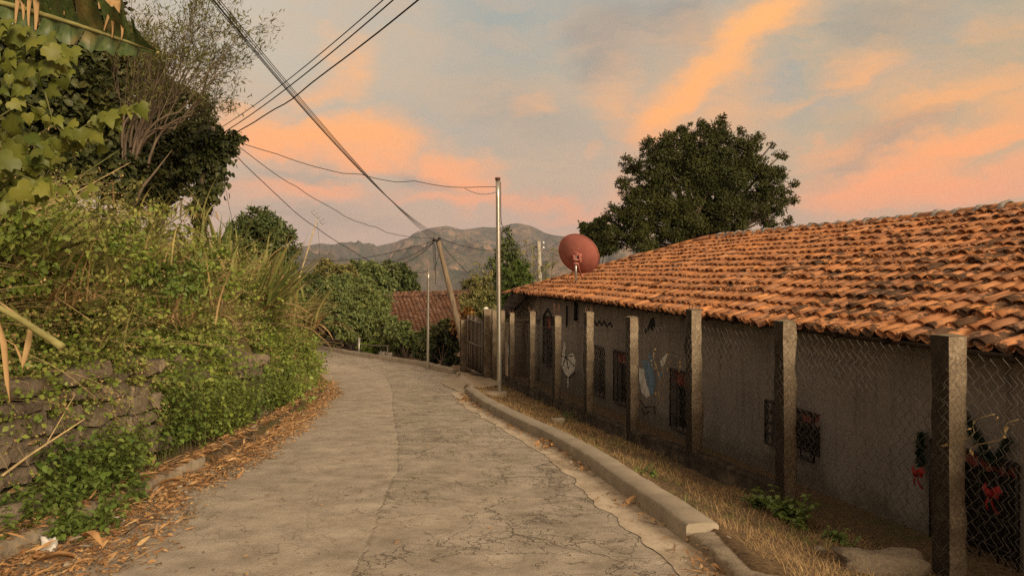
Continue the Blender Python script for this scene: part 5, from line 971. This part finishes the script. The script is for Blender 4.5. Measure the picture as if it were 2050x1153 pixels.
gcl(470, 725, 13.6, 'dead straw hanging over the top of the exposed stones', 130, .55, .014, M_straw, (.8, 1.6), (.6, 1.4), az=(0., .9), rad=.2, group=None)
# dry canes and cut stalks leaning out of the bank
def cane(pts, r0, r1, mat, label, cat='dry cane', name='cane', group=None):
    q = np.array([P(*x) for x in pts]); t = np.linspace(0, 1, len(q)); tt = np.linspace(0, 1, 16); q2 = np.stack([np.interp(tt, t, q[:, i]) for i in range(3)], -1); mb = MB(); mb.tube(q2, np.linspace(r0, r1, 16), 7); return tag(mb.build(name, mat, loc=q[0], smooth=True), label, cat, group)
M_stalk = plain('pale_stalk', (.26, .235, .085), .6, nscale=9., amt=.3, stretch=(.6, .6, 4))
cane([(-330, 545, 5.25), (-30, 600, 4.9), (50, 645, 4.8), (124, 694, 4.6)], .014, .024, M_stalk, 'thick pale green cut cane poking out over the weeds', 'cut cane', 'cut_cane')
cane([(-40, 985, 6.0), (60, 910, 6.1), (170, 838, 6.5)], .014, .005, M_drystem, 'long bare dry cane leaning across the stone wall'); cane([(90, 893, 6.2), (150, 790, 6.6)], .006, .003, M_drystem, 'thin side shoot rising from the bare cane at the stone wall')
cane([(0, 470, 7.2), (60, 560, 7.), (180, 640, 6.8)], .006, .003, M_drystem, 'thin pale stem arching down over the weed thicket'); cane([(395, 800, 11), (430, 745, 11.2)], .012, .006, M_drystem, 'short pale stick standing before the middle stones')
cane([(0, 420, 7.5), (120, 380, 8.5), (240, 300, 9.5)], .010, .006, M_stem, 'slanting green reed stem below the hanging leaves', 'reed'); cane([(20, 445, 7.5), (140, 392, 8.5), (262, 325, 9.5)], .008, .004, M_drystem, 'slanting straw coloured reed stem below the hanging leaves', 'reed')
def dryblade(pts, w, label, mat=M_dry):
    q = np.array([P(*x) for x in pts]); k_ = len(q); W_ = w*np.array([.12, .3]+list(np.sin(np.linspace(.7, math.pi, k_-2)))); sd = nrm(np.cross(q[-1]-q[2], [0, 1, .2])); G = np.stack([q-sd*W_[:, None], q+[0, .012, 0], q+sd*W_[:, None]], 1); return tag(MB().grid(G).build('withered_frond', mat, loc=q[0]), label, 'dry frond', 'hanging dry blades')
dryblade([(-260, 560, 5.2), (-60, 585, 4.9), (-6, 640, 4.8), (8, 690, 4.8), (14, 760, 4.75), (20, 806, 4.7)], .022, 'orange dry blade hanging at the picture edge over the stone wall'); dryblade([(-240, 540, 5.3), (-20, 590, 5.1), (62, 650, 5.), (56, 690, 4.95), (48, 722, 4.9), (44, 740, 4.9)], .022, 'short yellow green blade hanging below the cut cane', M_straw); dryblade([(-240, 600, 5.3), (-60, 640, 5.1), (30, 690, 5.), (40, 712, 5.), (47, 745, 5.)], .010, 'narrow brown blade crossing the short yellow green blade')
for u0, v0, u1, v1, d, lb in ((300, 990, 360, 962, 7.7, 'curled pale strip of dry sheath on the litter beside the bankside kerb'), (60, 1140, 150, 1118, 5.5, 'broad orange strip of dry sheath lying across the near litter'), (165, 1075, 205, 1100, 5.6, 'arched brown sheath standing in the near litter'), (250, 1068, 340, 1040, 6.1, 'thin dark twig lying on the road surface beside the litter')):
    a, b = P(u0, v0, d), P(u1, v1, d-.15); k_ = np.linspace(0, 1, 8)[:, None]; q = a*(1-k_)+b*k_+UP*.05*np.sin(k_*math.pi)
    q[:, 2] = np.maximum(q[:, 2], zr(q[:, 1])+.03)
    if 'twig' in lb: mb = MB(); mb.tube(q, .006, 5); tag(mb.build('twig', M_bark, loc=q[0]), lb, 'twig'); continue
    sd = nrm(np.cross(b-a, UP)); W_ = (.028*np.sin(np.linspace(.3, 2.9, 8)))[:, None]; tag(MB().grid(np.stack([q-sd*W_+UP*.03, q, q+sd*W_+UP*.03], 1)).build('dry_sheath', M_litter, loc=q[0]), lb, 'dry sheath', 'dry sheaths on the litter')
# white rubbish, stones on the verge and kerb
c0 = P(100, 1098, 5.75); mb = MB(); rock(mb, c0, .06, (1., .7, 1.2), 9., 8, .9); tag(mb.build('plastic_bag', plain('white_plastic_film', (.52, .49, .44), .5), loc=c0), 'crumpled white scrap of plastic lying in the litter', 'rubbish')
c0 = P(236, 1042, 6.6); mb = MB(); rock(mb, c0, .035, (1.3, .7, .7), 19., 8, .9); tag(mb.build('paper_scrap', plain('white_paper', (.62, .58, .5), .8), loc=c0), 'small white paper scrap at the edge of the leafy weed', 'rubbish')
for u, v, d, r, sq, lb, nm in ((1214, 942, 8.9, .075, (.8, .8, 1.0), 'rounded stone leaning on the foot of the kerb', 'stone'), (1116, 846, 13.8, .09, (1.2, .8, .6), 'pale stone on the verge behind the kerb', 'stone'), (1770, 1142, 6.1, .26, (1.15, .5, .4), 'grey stone slab lying on the verge by the nearest fence post', 'stone_slab'), (1690, 1130, 6.2, .05, (1.2, 1, .6), 'small stone beside the grey stone slab', 'stone'), (1640, 1118, 6.5, .04, (1.2, 1, .6), 'little pale stone in the dry grass before the grey stone slab', 'stone')):
    c0 = P(u, v, d); c0[2] = (zr(d)+.06 if u == 1214 else float(ground_z(np.array([c0[0]]), np.array([d]))[0])+r*sq[2]*.5); mb = MB(); rock(mb, c0, r, sq, u*.1, 10, .4); tag(mb.build(nm, M_stone if u != 1116 else M_kerb, loc=c0), lb, 'stone', 'stones on the verge' if nm == 'stone' else None)
# ================================================================ climbing vine with big leaves, close by
vt = thing('vine', 'climbing vine with large lobed yellow green leaves hanging in front of the trees', 'vine', P(10, 420, 4.6)); vl, vs = MB(), MB()
def vine_run(pts, n, size, spread=.05, d0=4.3, hang=.85):
    q = np.array([P(u, v, d0+(0 if len(x) == 0 else x[0])) for u, v, *x in pts]); t = np.linspace(0, 1, len(q)); tt = np.linspace(0, 1, 24); path = np.stack([np.interp(tt, t, q[:, i]) for i in range(3)], -1); vs.tube(path, np.linspace(.006, .003, 24), 5)
    n = int(n*1.15); f = (np.arange(n)+rng.random(n))/n; p = np.stack([np.interp(f, tt, path[:, i]) for i in range(3)], -1)+rng.normal(0, spread, (n, 3))*[1, 2.2, 1]; s_ = size*rng.uniform(.38, .92, n)
    D = nrm(np.stack([rng.normal(.15, .6, n), rng.normal(-.2, .5, n), -hang*np.ones(n)], -1)); N = nrm(np.stack([rng.normal(.1, .6, n), -np.ones(n), rng.uniform(-.1, 1.0, n)], -1)); leaves(vl, T_HEART, p, D, N, s_, rng.uniform(.7, 1.2, n))
vine_run([(15, 45), (60, 70), (110, 90), (130, 125)], 26, .135, .035); vine_run([(0, 120), (40, 130), (80, 150), (110, 150)], 20, .14, .05); vine_run([(10, 60), (30, 90), (20, 170)], 14, .13, .05)
vine_run([(-10, 240), (45, 205), (90, 225)], 12, .11, .05); vine_run([(0, 380), (60, 320), (130, 275), (200, 235), (275, 208)], 34, .135, .022, 4.4); vine_run([(-5, 300), (60, 290), (110, 300), (160, 270)], 26, .13, .06, 4.5); vine_run([(-5, 360), (40, 350), (90, 370), (135, 375)], 26, .14, .05, 4.4)
vine_run([(90, 185), (105, 240), (140, 290)], 5, .09, .03); vine_run([(-10, 420), (20, 400), (60, 395)], 14, .11, .05, 4.5); vine_run([(0, 250), (30, 280), (40, 330)], 16, .12, .06, 4.6)
for a in ([(-330, 620, 5.2), (-160, 430, 4.8), (-20, 380, 4.5)], [(-300, 560, 5.2), (-140, 330, 4.7), (-10, 250, 4.4)], [(-140, 330, 4.7), (-60, 140, 4.5), (15, 45, 4.3)]): vs.tube([P(*x) for x in a], .007, 5)
vs.build('stem', M_stem, vt, smooth=True); vl.build('leaves', M_vine, vt)
# ================================================================ banana plant: one torn leaf hangs into the picture, dry ones beside it
bt = thing('banana_plant', 'banana plant with one torn green leaf and hanging dry shreds', 'banana plant', [-4.3, 4.9, float(ground_z(np.array([-4.3]), np.array([4.9]))[0])])
m = Mat('banana_leaf'); g = m.n('NewGeometry'); p = m.map(g.outputs['Position'], (14, 14, 3.)); a = m.noise(p, 3., 4., .5); b = m.noise(g.outputs['Position'], 3., 4.); c = m.ramp(a.outputs[0], [(.3, (.035, .06, .018, 1)), (.55, (.075, .105, .03, 1)), (.75, (.12, .14, .05, 1))]); c = m.mix(m.ramp(b.outputs[0], [(.6, 0.), (.7, .7)]), c, (.2, .14, .05, 1)); M_ban = m.finish(c, .42, a.outputs[0], .4, .01, spec=.4, trans=.15)
n = 40; t = np.linspace(0, 1, n); mid = np.stack([P(-20+338*x, 2+104*x**1.15, 4.7-.35*x) for x in t]); wid = .30*np.sin(np.clip(.35+t*.86*math.pi, 0, math.pi))**.6*(1-.1*t); wid[-6:] *= np.linspace(1, .15, 6)
b1, b2 = MB(), MB(); up = np.stack([UP*.92+np.array([.18, -.30, 0])]*n)
def lamina(mb, d0, wf, segs, edge):
    for a, b in segs:
        G = []
        for i in range(a, b+1):
            r_ = []
            for e in np.linspace(0, 1, 6): 
                q = mid[i]+d0*wid[i]*wf*e+np.array([0, -.05*e*e, 0])+np.array([0, .04*math.sin(i*1.35)*e, .012*math.sin(i*2.3)*e])
                if edge and i in (a, b): q = q+np.array([(.012 if i == a else -.012)*e*edge, 0, 0])
                r_.append(q)
            G.append(r_)
        mb.grid(np.array(G))
lamina(b1, nrm([.12, -.45, .85]), .78, ((0, 9), (9, 14), (14, 20), (20, 27), (27, 33), (33, 39)), 1.); lamina(b2, nrm([-.18, .25, -.95]), .45, ((0, 12), (12, 22), (22, 30), (30, 39)), 1.)
lf = b1.build('leaf', M_ban, bt, smooth=True); b2.build('lower_lamina', M_ban, lf, smooth=True); mb = MB(); mb.tube(mid, np.linspace(.02, .006, n), 6); mb.build('midrib', M_stalk, lf, smooth=True)
mb = MB(); c0 = np.array([-4.3, 4.9, float(ground_z(np.array([-4.3]), np.array([4.9]))[0])-.1]); mb.tube([c0, c0*.5+mid[0]*.5+[-.35, .1, -.4], mid[0]+[-.3, .1, -.15], mid[0]], [.10, .08, .05, .022], 9); mb.build('stalk', M_stalk, bt, smooth=True)
ds = MB()
for u, v0, v1, w_, d in ((34, 0, 48, 6, 4.6), (44, -5, 40, 7, 4.6), (60, 0, 56, 7, 4.55), (70, 0, 60, 8, 4.55), (76, -10, 50, 6, 4.6), (102, -10, 20, 6, 4.55), (126, -10, 30, 4, 4.5), (215, -10, 25, 14, 4.4), (228, 0, 34, 13, 4.4), (238, 5, 48, 10, 4.4), (226, 42, 76, 4, 4.38), (216, 30, 62, 4, 4.38), (245, 50, 78, 5, 4.35), (205, -5, 18, 8, 4.4)):
    k_ = np.linspace(0, 1, 7); q = np.array([P(u+3*math.sin(x*2+u)-(5*x if u > 200 else 0), v0+(v1-v0)*x, d) for x in k_]); W_ = (w_/F*d*(1-.7*k_)*.75)[:, None]; sd = nrm([1, .4*math.sin(u), 0]); ds = MB(); ds.grid(np.stack([q-sd*W_, q+[0, .012, 0], q+sd*W_], 1)); ds.build('dry_shred', M_dry, bt)
# ================================================================ trees
def G_(x, y): return np.array([x, y, float(ground_z(np.array([float(x)]), np.array([float(y)]))[0])-.1])
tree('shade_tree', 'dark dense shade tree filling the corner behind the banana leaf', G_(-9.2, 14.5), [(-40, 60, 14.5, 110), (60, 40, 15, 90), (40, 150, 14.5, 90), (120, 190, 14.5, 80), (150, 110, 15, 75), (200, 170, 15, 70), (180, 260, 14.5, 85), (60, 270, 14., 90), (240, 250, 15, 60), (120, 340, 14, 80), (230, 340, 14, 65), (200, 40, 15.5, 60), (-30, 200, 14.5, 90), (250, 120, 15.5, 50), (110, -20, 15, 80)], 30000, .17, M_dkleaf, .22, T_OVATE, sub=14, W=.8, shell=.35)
tree('dense_tree', 'dense small leaved tree growing round the foot of the vine covered pole', G_(-7.8, 17), [(300, 300, 17, 70), (350, 250, 17.5, 60), (330, 350, 17, 60), (380, 310, 17, 50), (290, 220, 17.5, 55), (400, 260, 17.5, 40), (340, 190, 18, 50), (280, 370, 16.5, 50), (390, 220, 18, 34)], 26000, .098, leafmat('dusky_leaf', [(0.031, 0.039, 0.014, 1), (0.049, 0.059, 0.018, 1), (0.077, 0.081, 0.025, 1), (0.112, 0.105, 0.035, 1)], .2, .6, .7), .16, T_RHOMB, sub=14, W=.8, shell=.35)
# thin many-stemmed feathery tree
ft = thing('feathery_tree', 'sparse feathery tree with many thin upright bare stems', 'tree', G_(-7.0, 14.2)); tw, fl = MB(), MB(); base = G_(-7.0, 14.2); g_ = np.random.default_rng(11)
def grow(p, d, L, r, lev):
    m_ = 6; s = np.linspace(0, 1, m_)[:, None]; e = p+d*L; cv = g_.normal(0, .10, 3)*L; pts = p+(e-p)*s+cv*(s*(1-s)*4)*.5; tw.tube(pts, np.linspace(r, r*.55, m_), 5 if r > .01 else 3, False)
    if lev == 0:
        k_ = 7 if g_.random() < .75 else 2; q = pts[g_.integers(2, 6, k_)]+g_.normal(0, .05, (k_, 3)); leaves(fl, T_LANCE, q, nrm(d+g_.normal(0, .8, (k_, 3))), nrm(UP+g_.normal(0, .6, (k_, 3))), g_.uniform(.05, .12, k_), .8); return
    for q in range(3 if lev > 1 else 4):
        f = g_.uniform(.45, 1.); i = min(int(f*(m_-1)), m_-1); nd = nrm(d+g_.normal(0, .34, 3)+UP*.12+np.array([.08, 0, 0])); grow(pts[i], nd, L*g_.uniform(.6, .85), r*.5, lev-1)
for u, v, L in ((300, 60, 2.0), (350, 30, 2.2), (400, 60, 2.2), (455, 100, 2.2), (430, 170, 1.9), (475, 115, 2.1), (440, 60, 2.2), (380, 170, 1.9), (320, 170, 1.8), (400, 100, 2.2), (330, 110, 1.9), (390, 130, 1.9), (280, 120, 1.8), (460, 150, 1.7), (360, 80, 2.2), (420, 20, 2.2), (270, 40, 2.0)):
    tgt = P(u, v, 14.2+g_.normal(0, .8)); b0 = P(268+g_.normal(0, 10), 345, 14.2+g_.normal(0, .15)); d = nrm(tgt-b0); Lb = np.linalg.norm(tgt-b0)*.48; k_ = np.linspace(0, 1, 7)[:, None]; pts = b0+(tgt-b0)*.5*k_-np.array([.25, 0, 0])*(k_*(1-k_))*2+UP*(k_*(1-k_))*.9; tw.tube(pts, np.linspace(.028, .016, 7), 6, False)
    grow(pts[-1], nrm(d+UP*.1), L*.50, .013, 3); grow(pts[4], nrm(d+g_.normal(0, .3, 3)+UP*.3), L*.45, .009, 3); grow(pts[2], nrm(d+g_.normal(0, .4, 3)+UP*.2), L*.35, .007, 2)
tw.tube([base, P(262, 420, 14.2), P(266, 375, 14.2), P(270, 340, 14.2)], [.09, .075, .065, .05], 9); tw.tube([P(262, 430, 14.2), P(285, 375, 14.1), P(310, 345, 14.1), P(345, 300, 14.2)], [.04, .03, .018, .004], 7)
tw.build('trunk', M_palebark, ft, smooth=True); fl.build('crown', M_feath, ft)
# utility pole smothered in vine
vp = thing('utility_pole', 'old timber utility pole smothered in hanging vine', 'utility pole', G_(-6.4, 16.5)); b0 = G_(-6.4, 16.5); top = P(428, 255, 16.5); foot = np.array([P(399, 460, 16.5)[0], 16.5, b0[2]]); mb = MB(); mb.tube([foot, P(400, 460, 16.5), P(412, 350, 16.5), top], [.16, .15, .13, .1], 12); mb.build('shaft', M_timber, vp, smooth=True)
mb = MB(); mb.tube([P(421, 254, 16.4), P(416, 300, 16.4)], .03, 5); mb.build('rack', M_iron, vp); mb = MB(); vs2 = MB()
for u, v, r, n in ((420, 280, 26, 260), (440, 290, 26, 260), (400, 300, 30, 300), (425, 320, 26, 260), (410, 345, 30, 300), (395, 370, 28, 300), (405, 395, 22, 260), (398, 420, 17, 200), (402, 440, 12, 120), (380, 330, 30, 240), (450, 283, 16, 120), (470, 278, 14, 120)): clump_leaves(mb, P(u, v, 16.3), r/F*16.3, int(n*1.7), T_OVATE, .112, 16, 1., .2, .9, .8)
for u0, v0, u1, v1, sg in ((430, 300, 480, 272, -4), (430, 310, 462, 322, -8), (425, 330, 452, 345, -8), (420, 350, 455, 362, -10), (415, 370, 448, 382, -6), (410, 385, 435, 400, -6), (430, 290, 468, 292, -8)):
    k_ = np.linspace(0, 1, 9); q = np.array([P(u0+(u1-u0)*x, v0+(v1-v0)*x+sg*4*x*(1-x), 16.3) for x in k_]); vs2.tube(q, .012, 4); i = rng.integers(1, 9, 46); pp_ = q[i]+rng.normal(0, .05, (46, 3)); leaves(mb, T_OVATE, pp_, nrm(rdir(46)*.6-UP), nrm(rdir(46)+[0, -1, .4]), rng.uniform(.09, .16, 46), .8)
vc = thing('pole_vine', 'dark vine with drooping sprays wrapped round the utility pole', 'vine', P(400, 400, 16.2)); vs2.build('stem', M_bark, vc); mb.build('leaves', M_dkleaf, vc)
# round bush tree beyond the bank
tree('round_tree', 'rounded green tree with pale tipped leaves beyond the strap leaved grasses', [-8.6, 25, -1.], [(520, 470, 25, 45), (490, 490, 25, 34), (555, 480, 25, 34), (520, 440, 25, 26), (480, 465, 25, 22), (575, 470, 25, 16), (500, 445, 25, 20), (545, 450, 25, 20), (530, 520, 25, 50), (570, 520, 25, 30), (490, 520, 25, 36), (555, 560, 25.5, 40), (515, 560, 25, 40), (590, 500, 25, 12), (470, 485, 25, 14), (535, 428, 25, 10), (512, 425, 25, 9)], 15000, .17, M_bush, .14, T_LANCE, sub=16, W=1.3, shell=.35, hang=.1)
# trees beyond the bend
BG = 'trees in the hollow beyond the bend'
base_ = lambda u, d, z: np.array([(u-U0)/F*d, d, z])
tree('hollow_tree', 'yellowing open crowned tree before the mountains', base_(670, 52, -7), [(655, 545, 52, 22), (640, 560, 52, 16), (690, 550, 52, 24), (670, 575, 52, 26), (650, 528, 52, 10), (700, 575, 52, 24)], 11000, .2, M_yel, .2, T_RHOMB, sub=20, group=BG, twigs=False, W=.8, srad=(.1, .28))
tree('hollow_tree', 'flat topped mid green tree left of the old tiled roof', base_(735, 55, -7), [(720, 540, 55, 22), (745, 545, 55, 22), (760, 565, 55, 26), (735, 570, 55, 28), (710, 560, 55, 20), (700, 545, 55, 14)], 13000, .21, M_mid, .2, sub=20, group=BG, twigs=False, W=.8, srad=(.1, .28))
tree('hollow_tree', 'dark rounded tree directly behind the old tiled roof', base_(795, 58, -7), [(785, 545, 58, 24), (805, 550, 58, 22), (800, 570, 58, 28), (775, 565, 58, 24), (818, 565, 58, 14), (830, 575, 58, 10)], 13000, .21, M_bush, .2, sub=20, group=BG, twigs=False, W=.8, srad=(.1, .28))
tree('broad_tree', 'broad light green tree spreading over the dark shed at the bend', base_(692, 38, -2.6), [(640, 610, 38, 32), (670, 595, 38, 32), (705, 600, 38.5, 34), (735, 600, 38.5, 30), (690, 630, 37.5, 36), (725, 635, 37.5, 34), (648, 625, 37.5, 22), (700, 660, 37, 28), (740, 660, 37.5, 20), (620, 635, 38, 20), (755, 625, 38, 22), (715, 668, 39, 20), (660, 575, 39, 24), (610, 610, 38.5, 18), (735, 682, 39, 10), (765, 600, 39, 18), (720, 575, 40, 24), (690, 570, 40, 24)], 46000, .19, M_mid, .12, T_LANCE, sub=24, W=1.4, shell=.2, hang=.3, srad=(.1, .28))
tree('hollow_tree', 'darker tree between the round tree and the broad tree', base_(610, 36, -3), [(600, 585, 36, 24), (620, 570, 37, 22), (585, 600, 35, 24), (600, 620, 35, 24), (630, 590, 37, 20), (580, 570, 36, 20), (640, 570, 38, 14)], 14000, .17, M_bush, .15, sub=20, group=BG, W=.8)
# shrubs by the old cottage and along the far kerb
SG = 'shrubs along the far kerb'
tree('shrub', 'leafy shrub below the old tiled roof beside the shorter steel pole', base_(815, 31, -2.2), [(800, 665, 32, 24), (825, 674, 32, 19), (790, 684, 34, 21), (815, 692, 33, 24), (835, 684, 33, 20), (842, 708, 31.5, 13), (800, 704, 33.5, 11), (768, 655, 35, 17), (766, 684, 35.5, 14), (780, 645, 34, 13), (785, 668, 33.5, 14)], 12000, .13, M_mid, .06, sub=12, group=SG, cat='shrub', W=.9, shell=.3)
tree('shrub', 'dark hedge shrub between the shorter steel pole and the leaning pole', base_(885, 29.5, -2.2), [(870, 670, 30.5, 22), (890, 660, 30.5, 22), (880, 692, 31, 24), (900, 705, 30.5, 22), (868, 712, 31, 16), (905, 722, 29.5, 14), (855, 700, 30, 16), (908, 680, 29, 18)], 13000, .125, M_dkleaf, .06, sub=12, group=SG, cat='shrub', W=.9, shell=.25)
tree('croton', 'red and yellow leaved shrub beside the leaning timber pole', base_(925, 27.8, -2.2), [(925, 640, 28.6, 16), (945, 650, 28.6, 14), (910, 655, 28.6, 12), (930, 665, 28.4, 14), (935, 625, 29, 12)], 2600, .13, M_red, .04, sub=9, cat='shrub', W=.8, shell=.2)
tree('shrub', 'low bright shrub at the base of the rail fence', base_(745, 34, -2.5), [(735, 697, 35.5, 11), (755, 695, 35, 13), (748, 702, 35, 8), (726, 694, 36, 8)], 1500, .16, M_green, .03, sub=8, group=SG, cat='shrub', W=.9, shell=.2)
grass_clump('palm_seedling', 'small palm like plant with arching fronds left of the cottage wall', base_(770, 35, -2.9), 46, 1.7, .06, M_mid, (.1, .9), (.3, 1.1), rad=.06, cat='plant', group=None)
# trees and canes behind the tall steel pole
tree('slender_tree', 'dark pointed tree directly behind the tall steel pole', base_(1012, 36, -4), [(1012, 480, 36, 14), (1015, 505, 36, 20), (1005, 535, 36, 26), (1022, 540, 36, 24), (1010, 570, 36, 30), (995, 590, 36, 24), (1030, 580, 36, 24), (1014, 462, 36, 7), (1035, 510, 36, 9), (1015, 610, 36, 30), (1048, 545, 36, 10), (985, 555, 36, 11), (1000, 505, 36, 9), (1040, 560, 36, 12), (1028, 488, 36, 7)], 9000, .17, M_bush, .13, T_LANCE, sub=22, W=1.4, shell=.15, srad=(.12, .4))
tree('bamboo_bush', 'light green feathery bamboo bush before the grey concrete pole', base_(1040, 33, -4), [(1035, 545, 33, 22), (1040, 570, 33, 26), (1030, 600, 33, 28), (1045, 530, 33, 12)], 6500, .2, leafmat('bamboo_leaf', [(.06, .10, .018, 1), (.095, .14, .026, 1), (.13, .17, .04, 1)], .3, .6, 1.), .06, T_LANCE, sub=14, W=.8, shell=.2, hang=.5)
tree('yellow_shrub', 'yellowing shrub between the leaning pole and the tall steel pole', base_(955, 33, -4), [(945, 580, 33, 22), (965, 570, 33, 18), (935, 600, 33, 18), (960, 605, 33, 26), (980, 590, 33, 18), (950, 555, 33, 8), (975, 550, 33, 8), (945, 625, 32, 20), (975, 620, 32, 20)], 6000, .18, M_yel, .06, T_LANCE, sub=12, cat='shrub', W=1., shell=.2)
rd_ = thing('reeds', 'tall thin reeds with drying leaves beside the grey concrete pole', 'reeds', base_(1065, 35, -3)); l, s = MB(), MB()
for u, v in ((1048, 500), (1055, 482), (1062, 520), (1070, 495), (1085, 530), (1096, 505), (1108, 500), (1040, 515), (1090, 545), (1075, 540), (1052, 545), (960, 530), (948, 540), (985, 545), (1100, 530)):
    a = base_(u+rng.normal(-8, 6), 35, -2.2); b = P(u, v, 35+rng.normal(0, .6)); k_ = np.linspace(0, 1, 8)[:, None]; q = a+(b-a)*k_+np.array([.25, 0, 0])*(k_**2-k_); s.tube(q, np.linspace(.022, .008, 8), 4); i = rng.integers(3, 8, 40); leaves(l, T_LANCE, q[i]+rng.normal(0, .08, (40, 3)), nrm(rdir(40)-UP*.6), rdir(40), rng.uniform(.14, .38, 40), .7)
s.build('stems', M_stem, rd_); l.build('leaves', M_yel, rd_)
# the big dark tree behind the house
big = [(1420, 300, 38, 52), (1350, 310, 38, 48), (1470, 310, 38, 46), (1310, 350, 38, 44), (1390, 350, 38, 60), (1450, 370, 37.5, 56), (1510, 340, 38, 44), (1540, 370, 38, 36), (1520, 410, 38, 44), (1330, 410, 37.5, 52), (1270, 400, 38, 38), (1280, 440, 37.5, 44), (1240, 440, 38, 30), (1400, 420, 37, 56), (1460, 430, 37, 44), (1350, 460, 37, 44), (1230, 480, 37.5, 34), (1290, 480, 37, 44), (1440, 262, 38.5, 22), (1375, 272, 38, 26), (1300, 300, 38.5, 22), (1265, 335, 38.5, 20), (1560, 345, 38, 18), (1572, 395, 38, 16), (1410, 258, 38, 16), (1250, 370, 38, 16), (1500, 290, 38, 24), (1535, 440, 38, 22), (1440, 245, 38, 8), (1560, 420, 38, 14), (1340, 275, 38, 16), (1445, 236, 38, 8), (1300, 280, 38, 10), (1253, 318, 38, 10), (1246, 362, 38, 9), (1520, 274, 38.3, 12), (1562, 312, 38.3, 12), (1590, 368, 38, 10), (1592, 402, 38, 10), (1578, 442, 38, 11), (1402, 246, 38, 9), (1366, 260, 38, 9), (1482, 262, 38, 10), (1225, 415, 38, 10), (1545, 290, 38, 7)]
big = [(u, v, d, r*.9 if r > 30 else r) for u, v, d, r in big]
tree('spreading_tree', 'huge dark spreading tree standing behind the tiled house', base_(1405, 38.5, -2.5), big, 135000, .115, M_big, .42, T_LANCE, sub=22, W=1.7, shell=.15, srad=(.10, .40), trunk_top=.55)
tree('small_tree', 'smaller bright green tree at the edge of the huge dark tree', base_(1190, 42, -2.5), [(1180, 460, 42, 16), (1195, 450, 42, 16), (1200, 475, 42, 20), (1172, 470, 42, 11), (1215, 490, 42, 20), (1190, 495, 42, 22), (1210, 445, 42, 10)], 3800, .22, M_mid, .12, sub=11, W=.8, shell=.25)
